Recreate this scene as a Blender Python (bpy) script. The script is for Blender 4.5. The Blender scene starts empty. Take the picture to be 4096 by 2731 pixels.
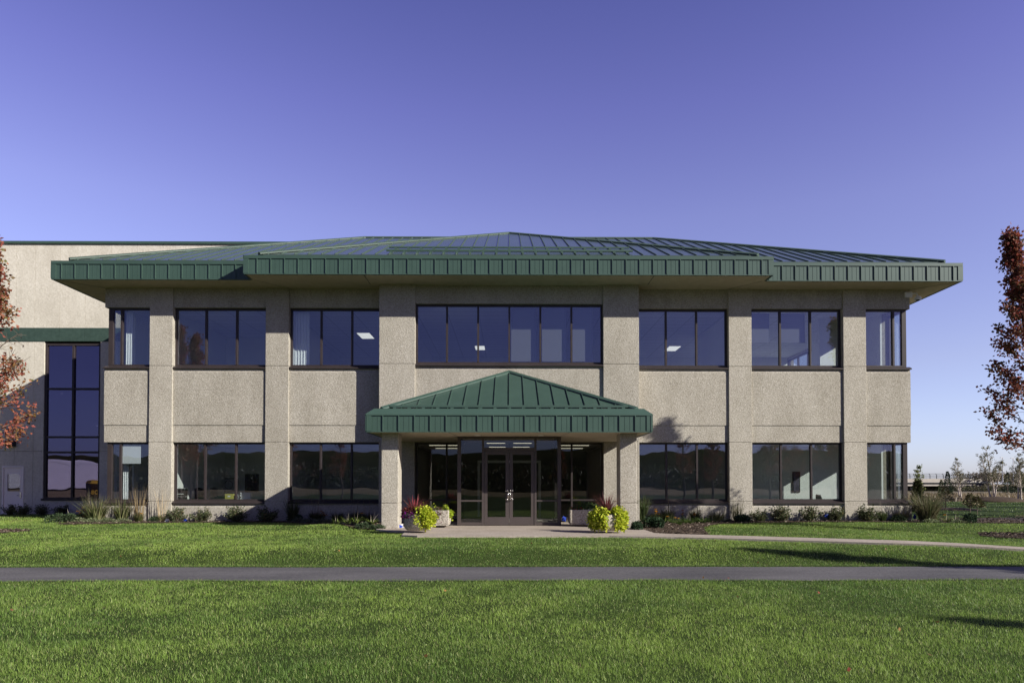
import bpy, math, random
import numpy as np
from mathutils import Vector, Matrix

random.seed(5)
scn = bpy.context.scene
COL = scn.collection
R = math.radians
ZC = 1.345            # eye height above the entrance slab
GL = -0.06            # lawn level beside the building

# ------------------------------------------------------------------ camera
TH, PS = R(1.0), R(0.45)
F = 4096*24/36
cam_d = bpy.data.cameras.new('camera'); cam = bpy.data.objects.new('camera', cam_d); COL.objects.link(cam)
cam.location = (0, 0, ZC)
cam.rotation_euler = (R(90)+TH, 0, -PS)
cam_d.lens = 24; cam_d.sensor_width = 36
cam_d.shift_x = -0.00255; cam_d.shift_y = 0.12716
cam_d.clip_start = 0.1; cam_d.clip_end = 6000
scn.camera = cam
FW = Vector((math.sin(PS)*math.cos(TH), math.cos(PS)*math.cos(TH), math.sin(TH)))
RT = Vector((math.cos(PS), -math.sin(PS), 0)); UP = RT.cross(FW)
SX, SY = cam_d.shift_x*4096, cam_d.shift_y*4096
def ray(px, py): return FW + RT*((px-2048+SX)/F) + UP*((1365.5-py+SY)/F)
def at(px, py, Y):
    v = ray(px, py); t = Y/v.y
    return Vector((v.x*t, Y, v.z*t+ZC))
def gnd(px, py, z=GL):
    v = ray(px, py); t = (z-ZC)/v.z
    return Vector((v.x*t, v.y*t, z))

# ------------------------------------------------------------------ materials
def nt(name):
    m = bpy.data.materials.new(name); m.use_nodes = True
    n = m.node_tree.nodes; n.clear(); return m, n, m.node_tree.links
def mat(name, c1, c2=None, scale=5, rough=.6, spec=.4, metal=0, bump=0, bscale=None, detail=6, contrast=(.35,.65), big=None, stretch=None):
    m, n, l = nt(name)
    o = n.new('ShaderNodeOutputMaterial'); p = n.new('ShaderNodeBsdfPrincipled'); l.new(p.outputs[0], o.inputs[0])
    p.inputs['Roughness'].default_value = rough; p.inputs['Metallic'].default_value = metal
    p.inputs['Specular IOR Level'].default_value = spec
    tc = n.new('ShaderNodeTexCoord'); src = tc.outputs['Object']
    if stretch:
        mp = n.new('ShaderNodeMapping'); mp.inputs['Scale'].default_value = stretch; l.new(src, mp.inputs[0]); src = mp.outputs[0]
    if c2 is None:
        p.inputs['Base Color'].default_value = (*c1, 1)
    else:
        t = n.new('ShaderNodeTexNoise'); t.inputs['Scale'].default_value = scale; t.inputs['Detail'].default_value = detail; t.inputs['Roughness'].default_value = .65
        l.new(src, t.inputs['Vector'])
        r = n.new('ShaderNodeValToRGB'); r.color_ramp.elements[0].position = contrast[0]; r.color_ramp.elements[1].position = contrast[1]
        r.color_ramp.elements[0].color = (*c1, 1); r.color_ramp.elements[1].color = (*c2, 1); l.new(t.outputs[0], r.inputs[0])
        out = r.outputs[0]
        if big:
            t2 = n.new('ShaderNodeTexNoise'); t2.inputs['Scale'].default_value = big[0]; t2.inputs['Detail'].default_value = 3; l.new(src, t2.inputs['Vector'])
            r2 = n.new('ShaderNodeValToRGB'); r2.color_ramp.elements[0].position = .3; r2.color_ramp.elements[1].position = .7
            r2.color_ramp.elements[0].color = (*big[1], 1); r2.color_ramp.elements[1].color = (*big[2], 1); l.new(t2.outputs[0], r2.inputs[0])
            mx = n.new('ShaderNodeMix'); mx.data_type = 'RGBA'; mx.blend_type = 'MULTIPLY'; mx.inputs[0].default_value = 1
            l.new(out, mx.inputs[6]); l.new(r2.outputs[0], mx.inputs[7]); out = mx.outputs[2]
        l.new(out, p.inputs['Base Color'])
    if bump:
        t3 = n.new('ShaderNodeTexNoise'); t3.inputs['Scale'].default_value = bscale or scale; t3.inputs['Detail'].default_value = 4; l.new(src, t3.inputs['Vector'])
        b = n.new('ShaderNodeBump'); b.inputs['Strength'].default_value = bump; b.inputs['Distance'].default_value = .02
        l.new(t3.outputs[0], b.inputs['Height']); l.new(b.outputs[0], p.inputs['Normal'])
    return m
def leafmat(name, rough=.55, trans=.3, spec=.3):
    m, n, l = nt(name)
    o = n.new('ShaderNodeOutputMaterial'); p = n.new('ShaderNodeBsdfPrincipled'); tr = n.new('ShaderNodeBsdfTranslucent'); mx = n.new('ShaderNodeMixShader')
    a = n.new('ShaderNodeAttribute'); a.attribute_name = 'Col'
    l.new(a.outputs['Color'], p.inputs['Base Color']); l.new(a.outputs['Color'], tr.inputs[0])
    p.inputs['Roughness'].default_value = rough; p.inputs['Specular IOR Level'].default_value = spec
    mx.inputs[0].default_value = trans; l.new(p.outputs[0], mx.inputs[1]); l.new(tr.outputs[0], mx.inputs[2]); l.new(mx.outputs[0], o.inputs[0])
    return m
def glassmat(name, tint, f0=.10, wav=.004, col=(.95,.96,1,1)):
    m, n, l = nt(name)
    o = n.new('ShaderNodeOutputMaterial'); t = n.new('ShaderNodeBsdfTransparent'); g = n.new('ShaderNodeBsdfGlossy'); mx = n.new('ShaderNodeMixShader')
    t.inputs[0].default_value = (*tint, 1); g.inputs['Roughness'].default_value = 0.0; g.inputs[0].default_value = col
    lw = n.new('ShaderNodeLayerWeight'); lw.inputs[0].default_value = .5
    mr = n.new('ShaderNodeMapRange'); mr.inputs[3].default_value = f0; mr.inputs[4].default_value = .9
    pw = n.new('ShaderNodeMath'); pw.operation = 'POWER'; pw.inputs[1].default_value = 3.0
    l.new(lw.outputs['Facing'], pw.inputs[0]); l.new(pw.outputs[0], mr.inputs[0]); l.new(mr.outputs[0], mx.inputs[0])
    tc = n.new('ShaderNodeTexCoord'); ns = n.new('ShaderNodeTexNoise'); ns.inputs['Scale'].default_value = .9; ns.inputs['Detail'].default_value = 1
    b = n.new('ShaderNodeBump'); b.inputs['Strength'].default_value = .25; b.inputs['Distance'].default_value = wav*4
    l.new(tc.outputs['Object'], ns.inputs['Vector']); l.new(ns.outputs[0], b.inputs['Height']); l.new(b.outputs[0], g.inputs['Normal'])
    l.new(t.outputs[0], mx.inputs[1]); l.new(g.outputs[0], mx.inputs[2]); l.new(mx.outputs[0], o.inputs[0])
    return m
def emit(name, c, s):
    m, n, l = nt(name); o = n.new('ShaderNodeOutputMaterial'); e = n.new('ShaderNodeEmission'); e.inputs[0].default_value = (*c,1); e.inputs[1].default_value = s
    l.new(e.outputs[0], o.inputs[0]); return m
def tilemat(name, c, line, sx, sy):
    m, n, l = nt(name)
    o = n.new('ShaderNodeOutputMaterial'); p = n.new('ShaderNodeBsdfPrincipled'); l.new(p.outputs[0], o.inputs[0]); p.inputs['Roughness'].default_value = .8
    tc = n.new('ShaderNodeTexCoord'); bt = n.new('ShaderNodeTexBrick'); bt.offset = 0
    bt.inputs['Color1'].default_value = (*c,1); bt.inputs['Color2'].default_value = (*[q*.95 for q in c],1); bt.inputs['Mortar'].default_value = (*line,1)
    bt.inputs['Scale'].default_value = 1; bt.inputs['Mortar Size'].default_value = .018; bt.inputs['Brick Width'].default_value = sx; bt.inputs['Row Height'].default_value = sy
    l.new(tc.outputs['Object'], bt.inputs['Vector']); l.new(bt.outputs[0], p.inputs['Base Color']); return m
def concrete(name, dark, mid, light, peb=28, bump=.6, speck=1.0):
    """exposed aggregate: speckled pebbles in a buff matrix, faint large stains"""
    m, n, l = nt(name)
    o = n.new('ShaderNodeOutputMaterial'); p = n.new('ShaderNodeBsdfPrincipled'); l.new(p.outputs[0], o.inputs[0])
    p.inputs['Roughness'].default_value = .9; p.inputs['Specular IOR Level'].default_value = .15
    tc = n.new('ShaderNodeTexCoord'); src = tc.outputs['Object']
    v = n.new('ShaderNodeTexVoronoi'); v.inputs['Scale'].default_value = peb; v.inputs['Randomness'].default_value = 1; l.new(src, v.inputs['Vector'])
    bw = n.new('ShaderNodeSeparateColor'); l.new(v.outputs['Color'], bw.inputs[0])
    r = n.new('ShaderNodeValToRGB'); cr = r.color_ramp; cr.elements[0].color = (*dark,1); cr.elements[1].color = (*light,1)
    e = cr.elements.new(.45); e.color = (*mid,1); l.new(bw.outputs[0], r.inputs[0])
    t = n.new('ShaderNodeTexNoise'); t.inputs['Scale'].default_value = 22; t.inputs['Detail'].default_value = 5; t.inputs['Roughness'].default_value = .75; l.new(src, t.inputs['Vector'])
    r2 = n.new('ShaderNodeValToRGB'); r2.color_ramp.elements[0].position = .33; r2.color_ramp.elements[1].position = .67; r2.color_ramp.elements[0].color = (1-.26*speck,1-.265*speck,1-.275*speck,1); r2.color_ramp.elements[1].color = (1+.17*speck,1+.17*speck,1+.17*speck,1); l.new(t.outputs[0], r2.inputs[0])
    mx = n.new('ShaderNodeMix'); mx.data_type = 'RGBA'; mx.blend_type = 'MULTIPLY'; mx.inputs[0].default_value = 1; l.new(r.outputs[0], mx.inputs[6]); l.new(r2.outputs[0], mx.inputs[7])
    t4 = n.new('ShaderNodeTexNoise'); t4.inputs['Scale'].default_value = .8; t4.inputs['Detail'].default_value = 6; t4.inputs['Roughness'].default_value = .6
    mp = n.new('ShaderNodeMapping'); mp.inputs['Scale'].default_value = (1.6,1.6,.6); l.new(src, mp.inputs[0]); l.new(mp.outputs[0], t4.inputs['Vector'])
    r4 = n.new('ShaderNodeValToRGB'); r4.color_ramp.elements[0].position = .3; r4.color_ramp.elements[1].position = .7; r4.color_ramp.elements[0].color = (.84,.83,.81,1); r4.color_ramp.elements[1].color = (1.06,1.06,1.06,1); l.new(t4.outputs[0], r4.inputs[0])
    mx2 = n.new('ShaderNodeMix'); mx2.data_type = 'RGBA'; mx2.blend_type = 'MULTIPLY'; mx2.inputs[0].default_value = 1; l.new(mx.outputs[2], mx2.inputs[6]); l.new(r4.outputs[0], mx2.inputs[7])
    oi = n.new('ShaderNodeObjectInfo'); mr = n.new('ShaderNodeMapRange'); mr.inputs[3].default_value = .93; mr.inputs[4].default_value = 1.05; l.new(oi.outputs['Random'], mr.inputs[0])
    vs = n.new('ShaderNodeVectorMath'); vs.operation = 'SCALE'; l.new(mx2.outputs[2], vs.inputs[0]); l.new(mr.outputs[0], vs.inputs['Scale']); l.new(vs.outputs[0], p.inputs['Base Color'])
    b = n.new('ShaderNodeBump'); b.inputs['Strength'].default_value = bump; b.inputs['Distance'].default_value = .012; l.new(v.outputs['Distance'], b.inputs['Height']); l.new(b.outputs[0], p.inputs['Normal'])
    return m
M = {}
M['conc'] = concrete('aggregate_concrete', (.345,.318,.262), (.430,.398,.332), (.53,.50,.43), peb=42, speck=.85)
M['conc2'] = concrete('pale_concrete', (.60,.56,.465), (.65,.61,.51), (.70,.66,.565), peb=16, bump=.3, speck=.45)
M['plant_conc'] = concrete('planter_concrete', (.28,.25,.20), (.44,.40,.335), (.57,.53,.46), peb=45, bump=.5)
M['green'] = mat('green_metal', (.045,.083,.063), (.053,.096,.074), 1.2, rough=.42, spec=.5, bump=.03, bscale=2)
M['roof'] = mat('green_roof_metal', (.055,.080,.064), (.064,.092,.074), .9, rough=.21, spec=.7, bump=.015, bscale=1.2)
M['seam'] = mat('green_seam_metal', (.058,.090,.067), (.068,.102,.077), 1.2, rough=.55, spec=.3)
M['band'] = mat('green_band_paint', (.036,.064,.052), (.050,.086,.07), 6, rough=.8, spec=.2, bump=.2, bscale=30)
M['soffit'] = mat('soffit_stucco', (.50,.43,.33), (.58,.50,.40), 4, rough=.9, spec=.1)
M['bronze'] = mat('bronze_metal', (.036,.028,.027), (.046,.036,.034), 2, rough=.45, spec=.35)
M['shade'] = mat('grey_roller_fabric', (.17,.17,.19), rough=.9)
M['doorb'] = mat('door_bronze', (.066,.053,.049), (.075,.061,.057), 2, rough=.4, spec=.4)
M['glass'] = glassmat('window_glass', (.90,.93,.92), .125, col=(.80,.80,1,1))
M['glass2'] = glassmat('entrance_glass', (.70,.72,.72), .06)
M['tintglass'] = glassmat('annex_glass', (.30,.30,.40), .23, col=(.76,.68,1,1))
M['wallw'] = mat('painted_wall', (.84,.85,.83), (.88,.89,.87), 3, rough=.8)
M['wallg'] = mat('painted_wall_grey', (.74,.76,.73), (.78,.80,.77), 3, rough=.8)
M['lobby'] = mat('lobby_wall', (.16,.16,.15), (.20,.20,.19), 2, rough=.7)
M['ceil'] = tilemat('ceiling_tile', (.80,.81,.82), (.50,.51,.52), 1.22, .61)
M['carpet'] = mat('carpet', (.24,.24,.25), (.30,.30,.31), 60, rough=.95)
M['lamp'] = emit('lamp_panel', (1,.98,.93), .6)
M['strip'] = emit('lamp_strip', (1,.9,.66), 1.5)
M['chrome'] = mat('brushed_steel', (.62,.60,.57), rough=.25, metal=1)
M['blind'] = mat('roller_fabric', (.85,.87,.90), rough=.85)
M['white'] = mat('white_plastic', (.80,.80,.80), rough=.5)
M['black'] = mat('dark_plastic', (.02,.02,.022), (.03,.03,.032), 9, rough=.4)
M['blue'] = mat('blue_plastic', (.02,.06,.42), rough=.5)
M['yellowcard'] = mat('yellow_card', (.45,.42,.10), rough=.7)
M['doorp'] = mat('taupe_paint', (.86,.78,.72), (.90,.82,.76), 3, rough=.5)
M['paper'] = mat('print_paper', (.55,.55,.58), (.62,.62,.65), 3, rough=.6)
M['art1'] = mat('dark_print', (.03,.03,.05), (.09,.08,.12), 4, rough=.5)
M['walk'] = mat('walk_concrete', (.33,.285,.235), (.47,.41,.35), 18, rough=.9, spec=.1, bump=.25, bscale=40, big=(1.2,(.86,.85,.83),(1.05,1.05,1.05)))
M['asph'] = mat('asphalt', (.075,.072,.075), (.165,.158,.158), 45, rough=.85, spec=.25, bump=.3, bscale=90, big=(.9,(.66,.66,.67),(1.2,1.19,1.17)), stretch=(.5,1.4,1))
M['mulch'] = mat('mulch_soil', (.035,.026,.019), (.105,.078,.057), 14, rough=.95, spec=.1, bump=1, bscale=25)
M['dirt'] = mat('dirt', (.040,.033,.031), (.085,.070,.064), 6, rough=.95, spec=.1, bump=.8, bscale=12)
M['soil'] = mat('lawn_soil', (.030,.048,.012), (.045,.068,.018), 9, rough=.95, spec=.05)
M['field'] = mat('dry_field', (.16,.125,.075), (.27,.22,.14), .35, rough=.95, spec=.05, big=(.03,(.6,.65,.5),(1.1,1.05,1)), stretch=(.4,1,1))
M['road'] = mat('far_road', (.34,.31,.28), (.40,.37,.34), .4, rough=.9)
M['bark'] = mat('bark', (.10,.075,.055), (.17,.13,.10), 12, rough=.9, bump=.5, bscale=30)
M['birch'] = mat('birch_bark', (.20,.15,.12), (.62,.55,.47), 7, rough=.85)
M['hill'] = mat('wooded_hill', (.02,.026,.012), (.055,.05,.025), .12, rough=1, spec=0)
M['pole'] = mat('galvanised', (.62,.63,.64), rough=.5)
M['fence'] = mat('fence_metal', (.06,.065,.075), rough=.6)
M['bridgec'] = mat('bridge_concrete', (.42,.38,.33), (.50,.46,.40), .6, rough=.9)
M['bridged'] = mat('bridge_steel_and_shade', (.09,.09,.09), (.12,.12,.12), .5, rough=.8)
M['leaf'] = leafmat('leaf', trans=.38); M['grass'] = leafmat('grass_blade', rough=.45, trans=.45, spec=.3); M['needle'] = leafmat('needle', rough=.7, trans=.1, spec=.15)
M['chip'] = leafmat('wood_chip', rough=.9, trans=0, spec=.1)
M['brown'] = mat('brown_truck_paint', (.035,.018,.010), rough=.4); M['gold'] = mat('gold_paint', (.62,.40,.05), rough=.5)
M['tyre'] = mat('tyre_rubber', (.02,.02,.02), rough=.9)
M['trailer'] = mat('white_siding', (.60,.60,.62), (.66,.66,.68), 1, rough=.6)

# ------------------------------------------------------------------ object helpers
ORG = {}
def tag(o, label=None, cat=None, group=None, kind=None):
    if label: o['label'] = label
    if cat: o['category'] = cat
    if group: o['group'] = group
    if kind: o['kind'] = kind
    return o
def thing(name, label, cat, loc=(0,0,0), group=None, rz=0):
    o = bpy.data.objects.new(name, None); COL.objects.link(o); o.empty_display_size = .2
    o.location = loc; o.rotation_euler = (0,0,rz); ORG[o.name] = Vector(loc)
    return tag(o, label, cat, group)
def link(name, me, parent=None, org=None):
    o = bpy.data.objects.new(name, me); COL.objects.link(o)
    if parent is not None: o.parent = parent
    ORG[o.name] = org if org is not None else (ORG[parent.name] if parent else Vector((0,0,0)))
    return o
def dup(root, loc, rz=0, label=None, group=None, sc=None):
    r = root.copy(); COL.objects.link(r); r.location = loc; r.rotation_euler = (0,0,rz)
    if sc: r.scale = sc if hasattr(sc,'__len__') else (sc,sc,sc)
    if label: r['label'] = label
    if group: r['group'] = group
    for ch in list(root.children):
        c = ch.copy(); COL.objects.link(c); c.parent = r
        for g in ch.children:
            d = g.copy(); COL.objects.link(d); d.parent = c
    return r
class MB:
    def __init__(s): s.v = []; s.f = []; s.split = None
    def quad(s, *p):
        i = len(s.v); s.v += [tuple(q) for q in p]; s.f.append(tuple(range(i, i+len(p))))
    def box(s, x0,x1,y0,y1,z0,z1):
        i = len(s.v)
        s.v += [(x,y,z) for x in (x0,x1) for y in (y0,y1) for z in (z0,z1)]
        s.f += [tuple(i+k for k in q) for q in ((0,1,3,2),(4,6,7,5),(0,4,5,1),(2,3,7,6),(0,2,6,4),(1,5,7,3))]
        return s
    def prism(s, pts, a, b):
        """pts: closed ring of 3D points; extruded from +a to +b (vectors)"""
        n = len(pts); i = len(s.v); a = Vector(a); b = Vector(b)
        s.v += [tuple(Vector(p)+a) for p in pts] + [tuple(Vector(p)+b) for p in pts]
        s.f.append(tuple(i+k for k in range(n))); s.f.append(tuple(i+n+k for k in reversed(range(n))))
        for k in range(n):
            j = (k+1) % n; s.f.append((i+j, i+k, i+n+k, i+n+j))
        return s
    def obox(s, o, u, n, s0,s1, d0,d1, z0,z1):
        """box in a frame: o origin, u along, n outward, z up"""
        o = Vector(o); u = Vector(u); n = Vector(n); i = len(s.v)
        for a in (s0,s1):
            for d in (d0,d1):
                for z in (z0,z1): s.v.append(tuple(o+u*a+n*d+Vector((0,0,z))))
        s.f += [tuple(i+k for k in q) for q in ((0,1,3,2),(4,6,7,5),(0,4,5,1),(2,3,7,6),(0,2,6,4),(1,5,7,3))]
        return s
    def tube(s, p0, p1, r0, r1=None, n=8):
        r1 = r0 if r1 is None else r1
        p0 = Vector(p0); p1 = Vector(p1); d = (p1-p0).normalized()
        a = d.orthogonal().normalized(); b = d.cross(a); i = len(s.v)
        for p, r in ((p0,r0),(p1,r1)):
            for k in range(n):
                t = 2*math.pi*k/n; s.v.append(tuple(p+(a*math.cos(t)+b*math.sin(t))*r))
        for k in range(n):
            j = (k+1) % n; s.f.append((i+k,i+j,i+n+j,i+n+k))
        s.f.append(tuple(i+k for k in reversed(range(n)))); s.f.append(tuple(i+n+k for k in range(n)))
        return s
    def lathe(s, c, prof, n=24, sx=1, sy=1, closed=True):
        c = Vector(c); i = len(s.v); m = len(prof)
        for r, z in prof:
            for k in range(n):
                t = 2*math.pi*k/n; s.v.append((c.x+r*sx*math.cos(t), c.y+r*sy*math.sin(t), c.z+z))
        for a in range(m-1):
            for k in range(n):
                j = (k+1) % n; s.f.append((i+a*n+k, i+a*n+j, i+(a+1)*n+j, i+(a+1)*n+k))
        if closed:
            s.f.append(tuple(i+k for k in reversed(range(n)))); s.f.append(tuple(i+(m-1)*n+k for k in range(n)))
        return s
    def build(s, name, m, parent=None, local=False, smooth=False, bevel=0):
        org = ORG[parent.name] if parent is not None else Vector((0,0,0))
        me = bpy.data.meshes.new(name)
        vs = s.v if local else [(v[0]-org.x, v[1]-org.y, v[2]-org.z) for v in s.v]
        me.from_pydata(vs, [], s.f); me.materials.append(m); me.update()
        if s.split:
            me.materials.append(s.split[1]); me.polygons.foreach_set('material_index', [int(k >= s.split[0]) for k in range(len(s.f))])
        import bmesh
        bm = bmesh.new(); bm.from_mesh(me); bmesh.ops.recalc_face_normals(bm, faces=bm.faces); bm.to_mesh(me); bm.free()
        if smooth: me.polygons.foreach_set('use_smooth', [True]*len(me.polygons))
        o = link(name, me, parent, org)
        if bevel:
            b = o.modifiers.new('bevel', 'BEVEL'); b.width = bevel; b.segments = 2; b.limit_method = 'ANGLE'
        return o
def npmesh(name, V, polys, m, parent=None, col=None, smooth=False):
    """polys: list of (k,n) integer arrays"""
    me = bpy.data.meshes.new(name); V = np.asarray(V, np.float32)
    me.vertices.add(len(V)); me.vertices.foreach_set('co', V.ravel())
    ls = []; st = []; c = 0
    for P in polys:
        P = np.asarray(P); ls.append(P.ravel()); st.append(c+np.arange(len(P))*P.shape[1]); c += P.size
    ls = np.concatenate(ls); st = np.concatenate(st)
    me.loops.add(len(ls)); me.loops.foreach_set('vertex_index', ls.astype(np.int32))
    me.polygons.add(len(st)); me.polygons.foreach_set('loop_start', st.astype(np.int32))
    me.update(calc_edges=True)
    if col is not None:
        a = me.attributes.new('Col', 'FLOAT_COLOR', 'POINT')
        c4 = np.ones((len(V),4), np.float32); c4[:,:3] = np.clip(col,0,1); a.data.foreach_set('color', c4.ravel())
    if smooth: me.polygons.foreach_set('use_smooth', np.ones(len(st), bool))
    me.materials.append(m); me.validate()
    return link(name, me, parent)

# ---- foliage generators (numpy)
def nrm(a): return a/np.maximum(np.linalg.norm(a, axis=-1, keepdims=True), 1e-9)
def leaf_geo(C, axis, L, W, rng, fold=.25):
    """one folded rhombic leaf per centre"""
    n = len(C); axis = nrm(axis); r = nrm(np.cross(axis, rng.normal(size=(n,3)))); up = np.cross(r, axis)
    L = np.broadcast_to(np.asarray(L), (n,))[:,None]; W = np.broadcast_to(np.asarray(W), (n,))[:,None]
    v = np.stack([C, C+axis*L*.45+r*W+up*W*fold, C+axis*L, C+axis*L*.45-r*W+up*W*fold], 1).reshape(-1,3)
    i = np.arange(n)[:,None]*4
    return v, [np.concatenate([i+[[0,1,2]], i+[[0,2,3]]])]
def blade_geo(B, az, L, l0, l1, W, rng, segs=2, tw=.6):
    """tapering arched strips; lean goes from l0 at the base to l1 at the tip"""
    n = len(B); h = np.stack([np.cos(az), np.sin(az), 0*az], 1)
    a2 = az+math.pi/2+rng.normal(0,tw,n); w = np.stack([np.cos(a2), np.sin(a2), 0*az], 1)
    pos = B.copy(); rows = []
    for k in range(segs+1):
        s = k/segs; wd = (W*(1-s**1.6))[:,None]*.5
        if k == segs: rows.append(pos[:,None])
        else: rows.append(np.stack([pos-w*wd, pos+w*wd], 1))
        th = l0+(l1-l0)*(s+.5/segs)
        pos = pos+(L/segs)[:,None]*(h*np.sin(th)[:,None]+np.array([[0,0,1.]])*np.cos(th)[:,None])
    V = np.concatenate(rows, 1); m = V.shape[1]; i = np.arange(n)[:,None]*m; polys = []
    for k in range(segs-1): polys.append(i+np.array([[2*k,2*k+1,2*k+3,2*k+2]]))
    polys.append(i+np.array([[m-3,m-2,m-1]]))
    return V.reshape(-1,3), [np.concatenate(polys[:-1])]+[polys[-1]] if segs > 1 else polys, m
def pick(pal, n, rng, jit=.15):
    c = np.asarray([p[:3] for p in pal]); w = np.asarray([p[3] if len(p) > 3 else 1 for p in pal]); w = w/w.sum()
    k = rng.choice(len(pal), n, p=w); return c[k]*(1+rng.normal(0,jit,(n,1)))
def tubes_geo(S, n=5):
    """S rows: p0(3) p1(3) r0 r1"""
    S = np.asarray(S); d = nrm(S[:,3:6]-S[:,0:3]); ref = np.where(np.abs(d[:,2:3])<.9, [[0,0,1.]], [[1.,0,0]])
    a = nrm(np.cross(d, ref)); b = np.cross(d, a); t = np.arange(n)*2*math.pi/n
    ring = a[:,None]*np.cos(t)[None,:,None]+b[:,None]*np.sin(t)[None,:,None]
    V = np.concatenate([S[:,None,0:3]+ring*S[:,6][:,None,None], S[:,None,3:6]+ring*S[:,7][:,None,None]], 1).reshape(-1,3)
    i = np.arange(len(S))[:,None]*2*n; P = []
    for k in range(n):
        j = (k+1) % n; P.append(i+np.array([[k,j,n+j,n+k]]))
    return V, [np.concatenate(P)]

# ------------------------------------------------------------------ light and sky
AZ, EL = R(60), R(26.2)
sd = Vector((math.sin(AZ)*math.cos(EL), -math.cos(AZ)*math.cos(EL), math.sin(EL)))
sl = bpy.data.lights.new('sun', 'SUN'); so = bpy.data.objects.new('sun', sl); COL.objects.link(so)
so.rotation_euler = sd.to_track_quat('Z','Y').to_euler(); sl.energy = 4.6; sl.angle = R(.5); sl.color = (1,.955,.88)
w = bpy.data.worlds.new('World'); scn.world = w; w.use_nodes = True
n = w.node_tree.nodes; l = w.node_tree.links; n.clear()
o = n.new('ShaderNodeOutputWorld'); bg = n.new('ShaderNodeBackground'); sk = n.new('ShaderNodeTexSky')
sk.sky_type = 'NISHITA'; sk.sun_disc = False; sk.sun_elevation = EL; sk.sun_rotation = R(120)
sk.air_density = 1.0; sk.dust_density = .5; sk.ozone_density = 2.5
# clear violet-blue autumn sky: per-elevation colour correction of the physical sky
tcw = n.new('ShaderNodeTexCoord'); sx_ = n.new('ShaderNodeSeparateXYZ'); l.new(tcw.outputs['Generated'], sx_.inputs[0])
rp = n.new('ShaderNodeValToRGB'); rp.color_ramp.elements[0].position = .0; rp.color_ramp.elements[0].color = (.64,.70,1.10,1)
rp.color_ramp.elements[1].position = .75; rp.color_ramp.elements[1].color = (.34,.27,.48,1)
for ps_, c_ in ((.086,(.81,.71,.93)),(.157,(.90,.69,.84)),(.354,(.97,.66,.89)),(.48,(.82,.53,.86)),(.58,(.66,.44,.77))):
    e_ = rp.color_ramp.elements.new(ps_); e_.color = (*c_,1)
l.new(sx_.outputs[2], rp.inputs[0])
tn = n.new('ShaderNodeMix'); tn.data_type = 'RGBA'; tn.blend_type = 'MULTIPLY'; tn.inputs[0].default_value = 1; l.new(rp.outputs[0], tn.inputs[7])
my = n.new('ShaderNodeMapRange'); my.interpolation_type = 'SMOOTHSTEP'; my.inputs[1].default_value = -.35; my.inputs[2].default_value = .45; my.inputs[3].default_value = 0; my.inputs[4].default_value = 1
l.new(sx_.outputs[1], my.inputs[0])
sc_ = n.new('ShaderNodeMix'); sc_.data_type = 'RGBA'; sc_.inputs[6].default_value = (.34,.36,.46,1); sc_.inputs[7].default_value = (1,1,1,1); l.new(my.outputs[0], sc_.inputs[0])
sm_ = n.new('ShaderNodeMix'); sm_.data_type = 'RGBA'; sm_.blend_type = 'MULTIPLY'; sm_.inputs[0].default_value = 1; l.new(sk.outputs[0], sm_.inputs[6]); l.new(sc_.outputs[2], sm_.inputs[7]); l.new(sm_.outputs[2], tn.inputs[6]); l.new(tn.outputs[2], bg.inputs[0]); bg.inputs[1].default_value = .132; l.new(bg.outputs[0], o.inputs[0])
scn.view_settings.view_transform = 'Standard'; scn.view_settings.look = 'None'; scn.view_settings.exposure = .64; scn.view_settings.gamma = 1
scn.cycles.max_bounces = 8; scn.cycles.transparent_max_bounces = 16; scn.cycles.caustics_reflective = False; scn.cycles.caustics_refractive = False
scn.cycles.sample_clamp_indirect = 6
# ================================================================== OFFICE BUILDING
B = thing('office_building', 'two-storey buff aggregate concrete office building with green standing-seam hip roof and entrance canopy', 'building', (0,25.5,GL))
YC, YP, YW = 25.5, 25.56, 25.70         # column face, panel face, window frame face
CY = -.48                               # the middle bay stands forward by this much
ZL0, ZL1, ZU0, ZU1, ZS = .645, 2.897, 5.69, 7.94, 8.665
def column(x0, x1, y, depth=.47, zb=-.3, ztop=ZS, joints=(.69,2.9,5.745)):
    m = MB(); g = .012; zs = [zb]+list(joints)+[ztop]
    for k in range(len(zs)-1):
        m.box(x0,x1,y,y+depth, zs[k]+(g/2 if k else 0), zs[k+1]-(g/2 if k < len(zs)-2 else 0))
    m.box(x0+.02,x1-.02,y+.02,y+depth-.02, zb+.05, ztop-.05)
    return m.build('column', M['conc'], B, bevel=.012)
XC = ((13.43,12.57),(9.11,8.245))
for a, b in XC:
    column(-a,-b,YC); column(b,a,YC)
column(-4.775,-3.46,25.0,.95); column(3.46,4.775,25.0,.95)
def spandrel(x0, x1, dy=0, za=ZL1, zb=ZU0, zj=3.534):
    y = lambda v: v+dy
    if zj: ring = [(y(25.585),za),(y(25.585),zj),(y(YP),zj+.004),(y(YP),zb-.17),(y(25.588),zb-.13),(y(25.588),zb),(y(25.9),zb),(y(25.9),za)]
    else: ring = [(y(YP),za),(y(YP),zb-.17),(y(25.588),zb-.13),(y(25.588),zb),(y(25.9),zb),(y(25.9),za)]
    return MB().prism([(0,p,q) for p, q in ring], (x0,0,0), (x1,0,0)).build('spandrel_panel' if zj else 'base_panel', M['conc'], B)
BAYS = [(-12.57,-9.11),(-8.245,-4.775),(4.775,8.245),(9.11,12.57)]
for a, b in BAYS+[(-15.13,-13.43),(13.43,15.13)]:
    spandrel(a,b); spandrel(a,b,0,-.3,ZL0,None)
    MB().box(a,b,YP+.01,25.95,ZU1,ZS).build('header_panel', M['conc'], B)
spandrel(-3.46,3.46,CY+.005, 2.86,5.715,3.0)
MB().box(-3.46,3.46,YP+CY+.01,25.5,7.98,ZS).build('header_panel', M['conc'], B)
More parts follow.
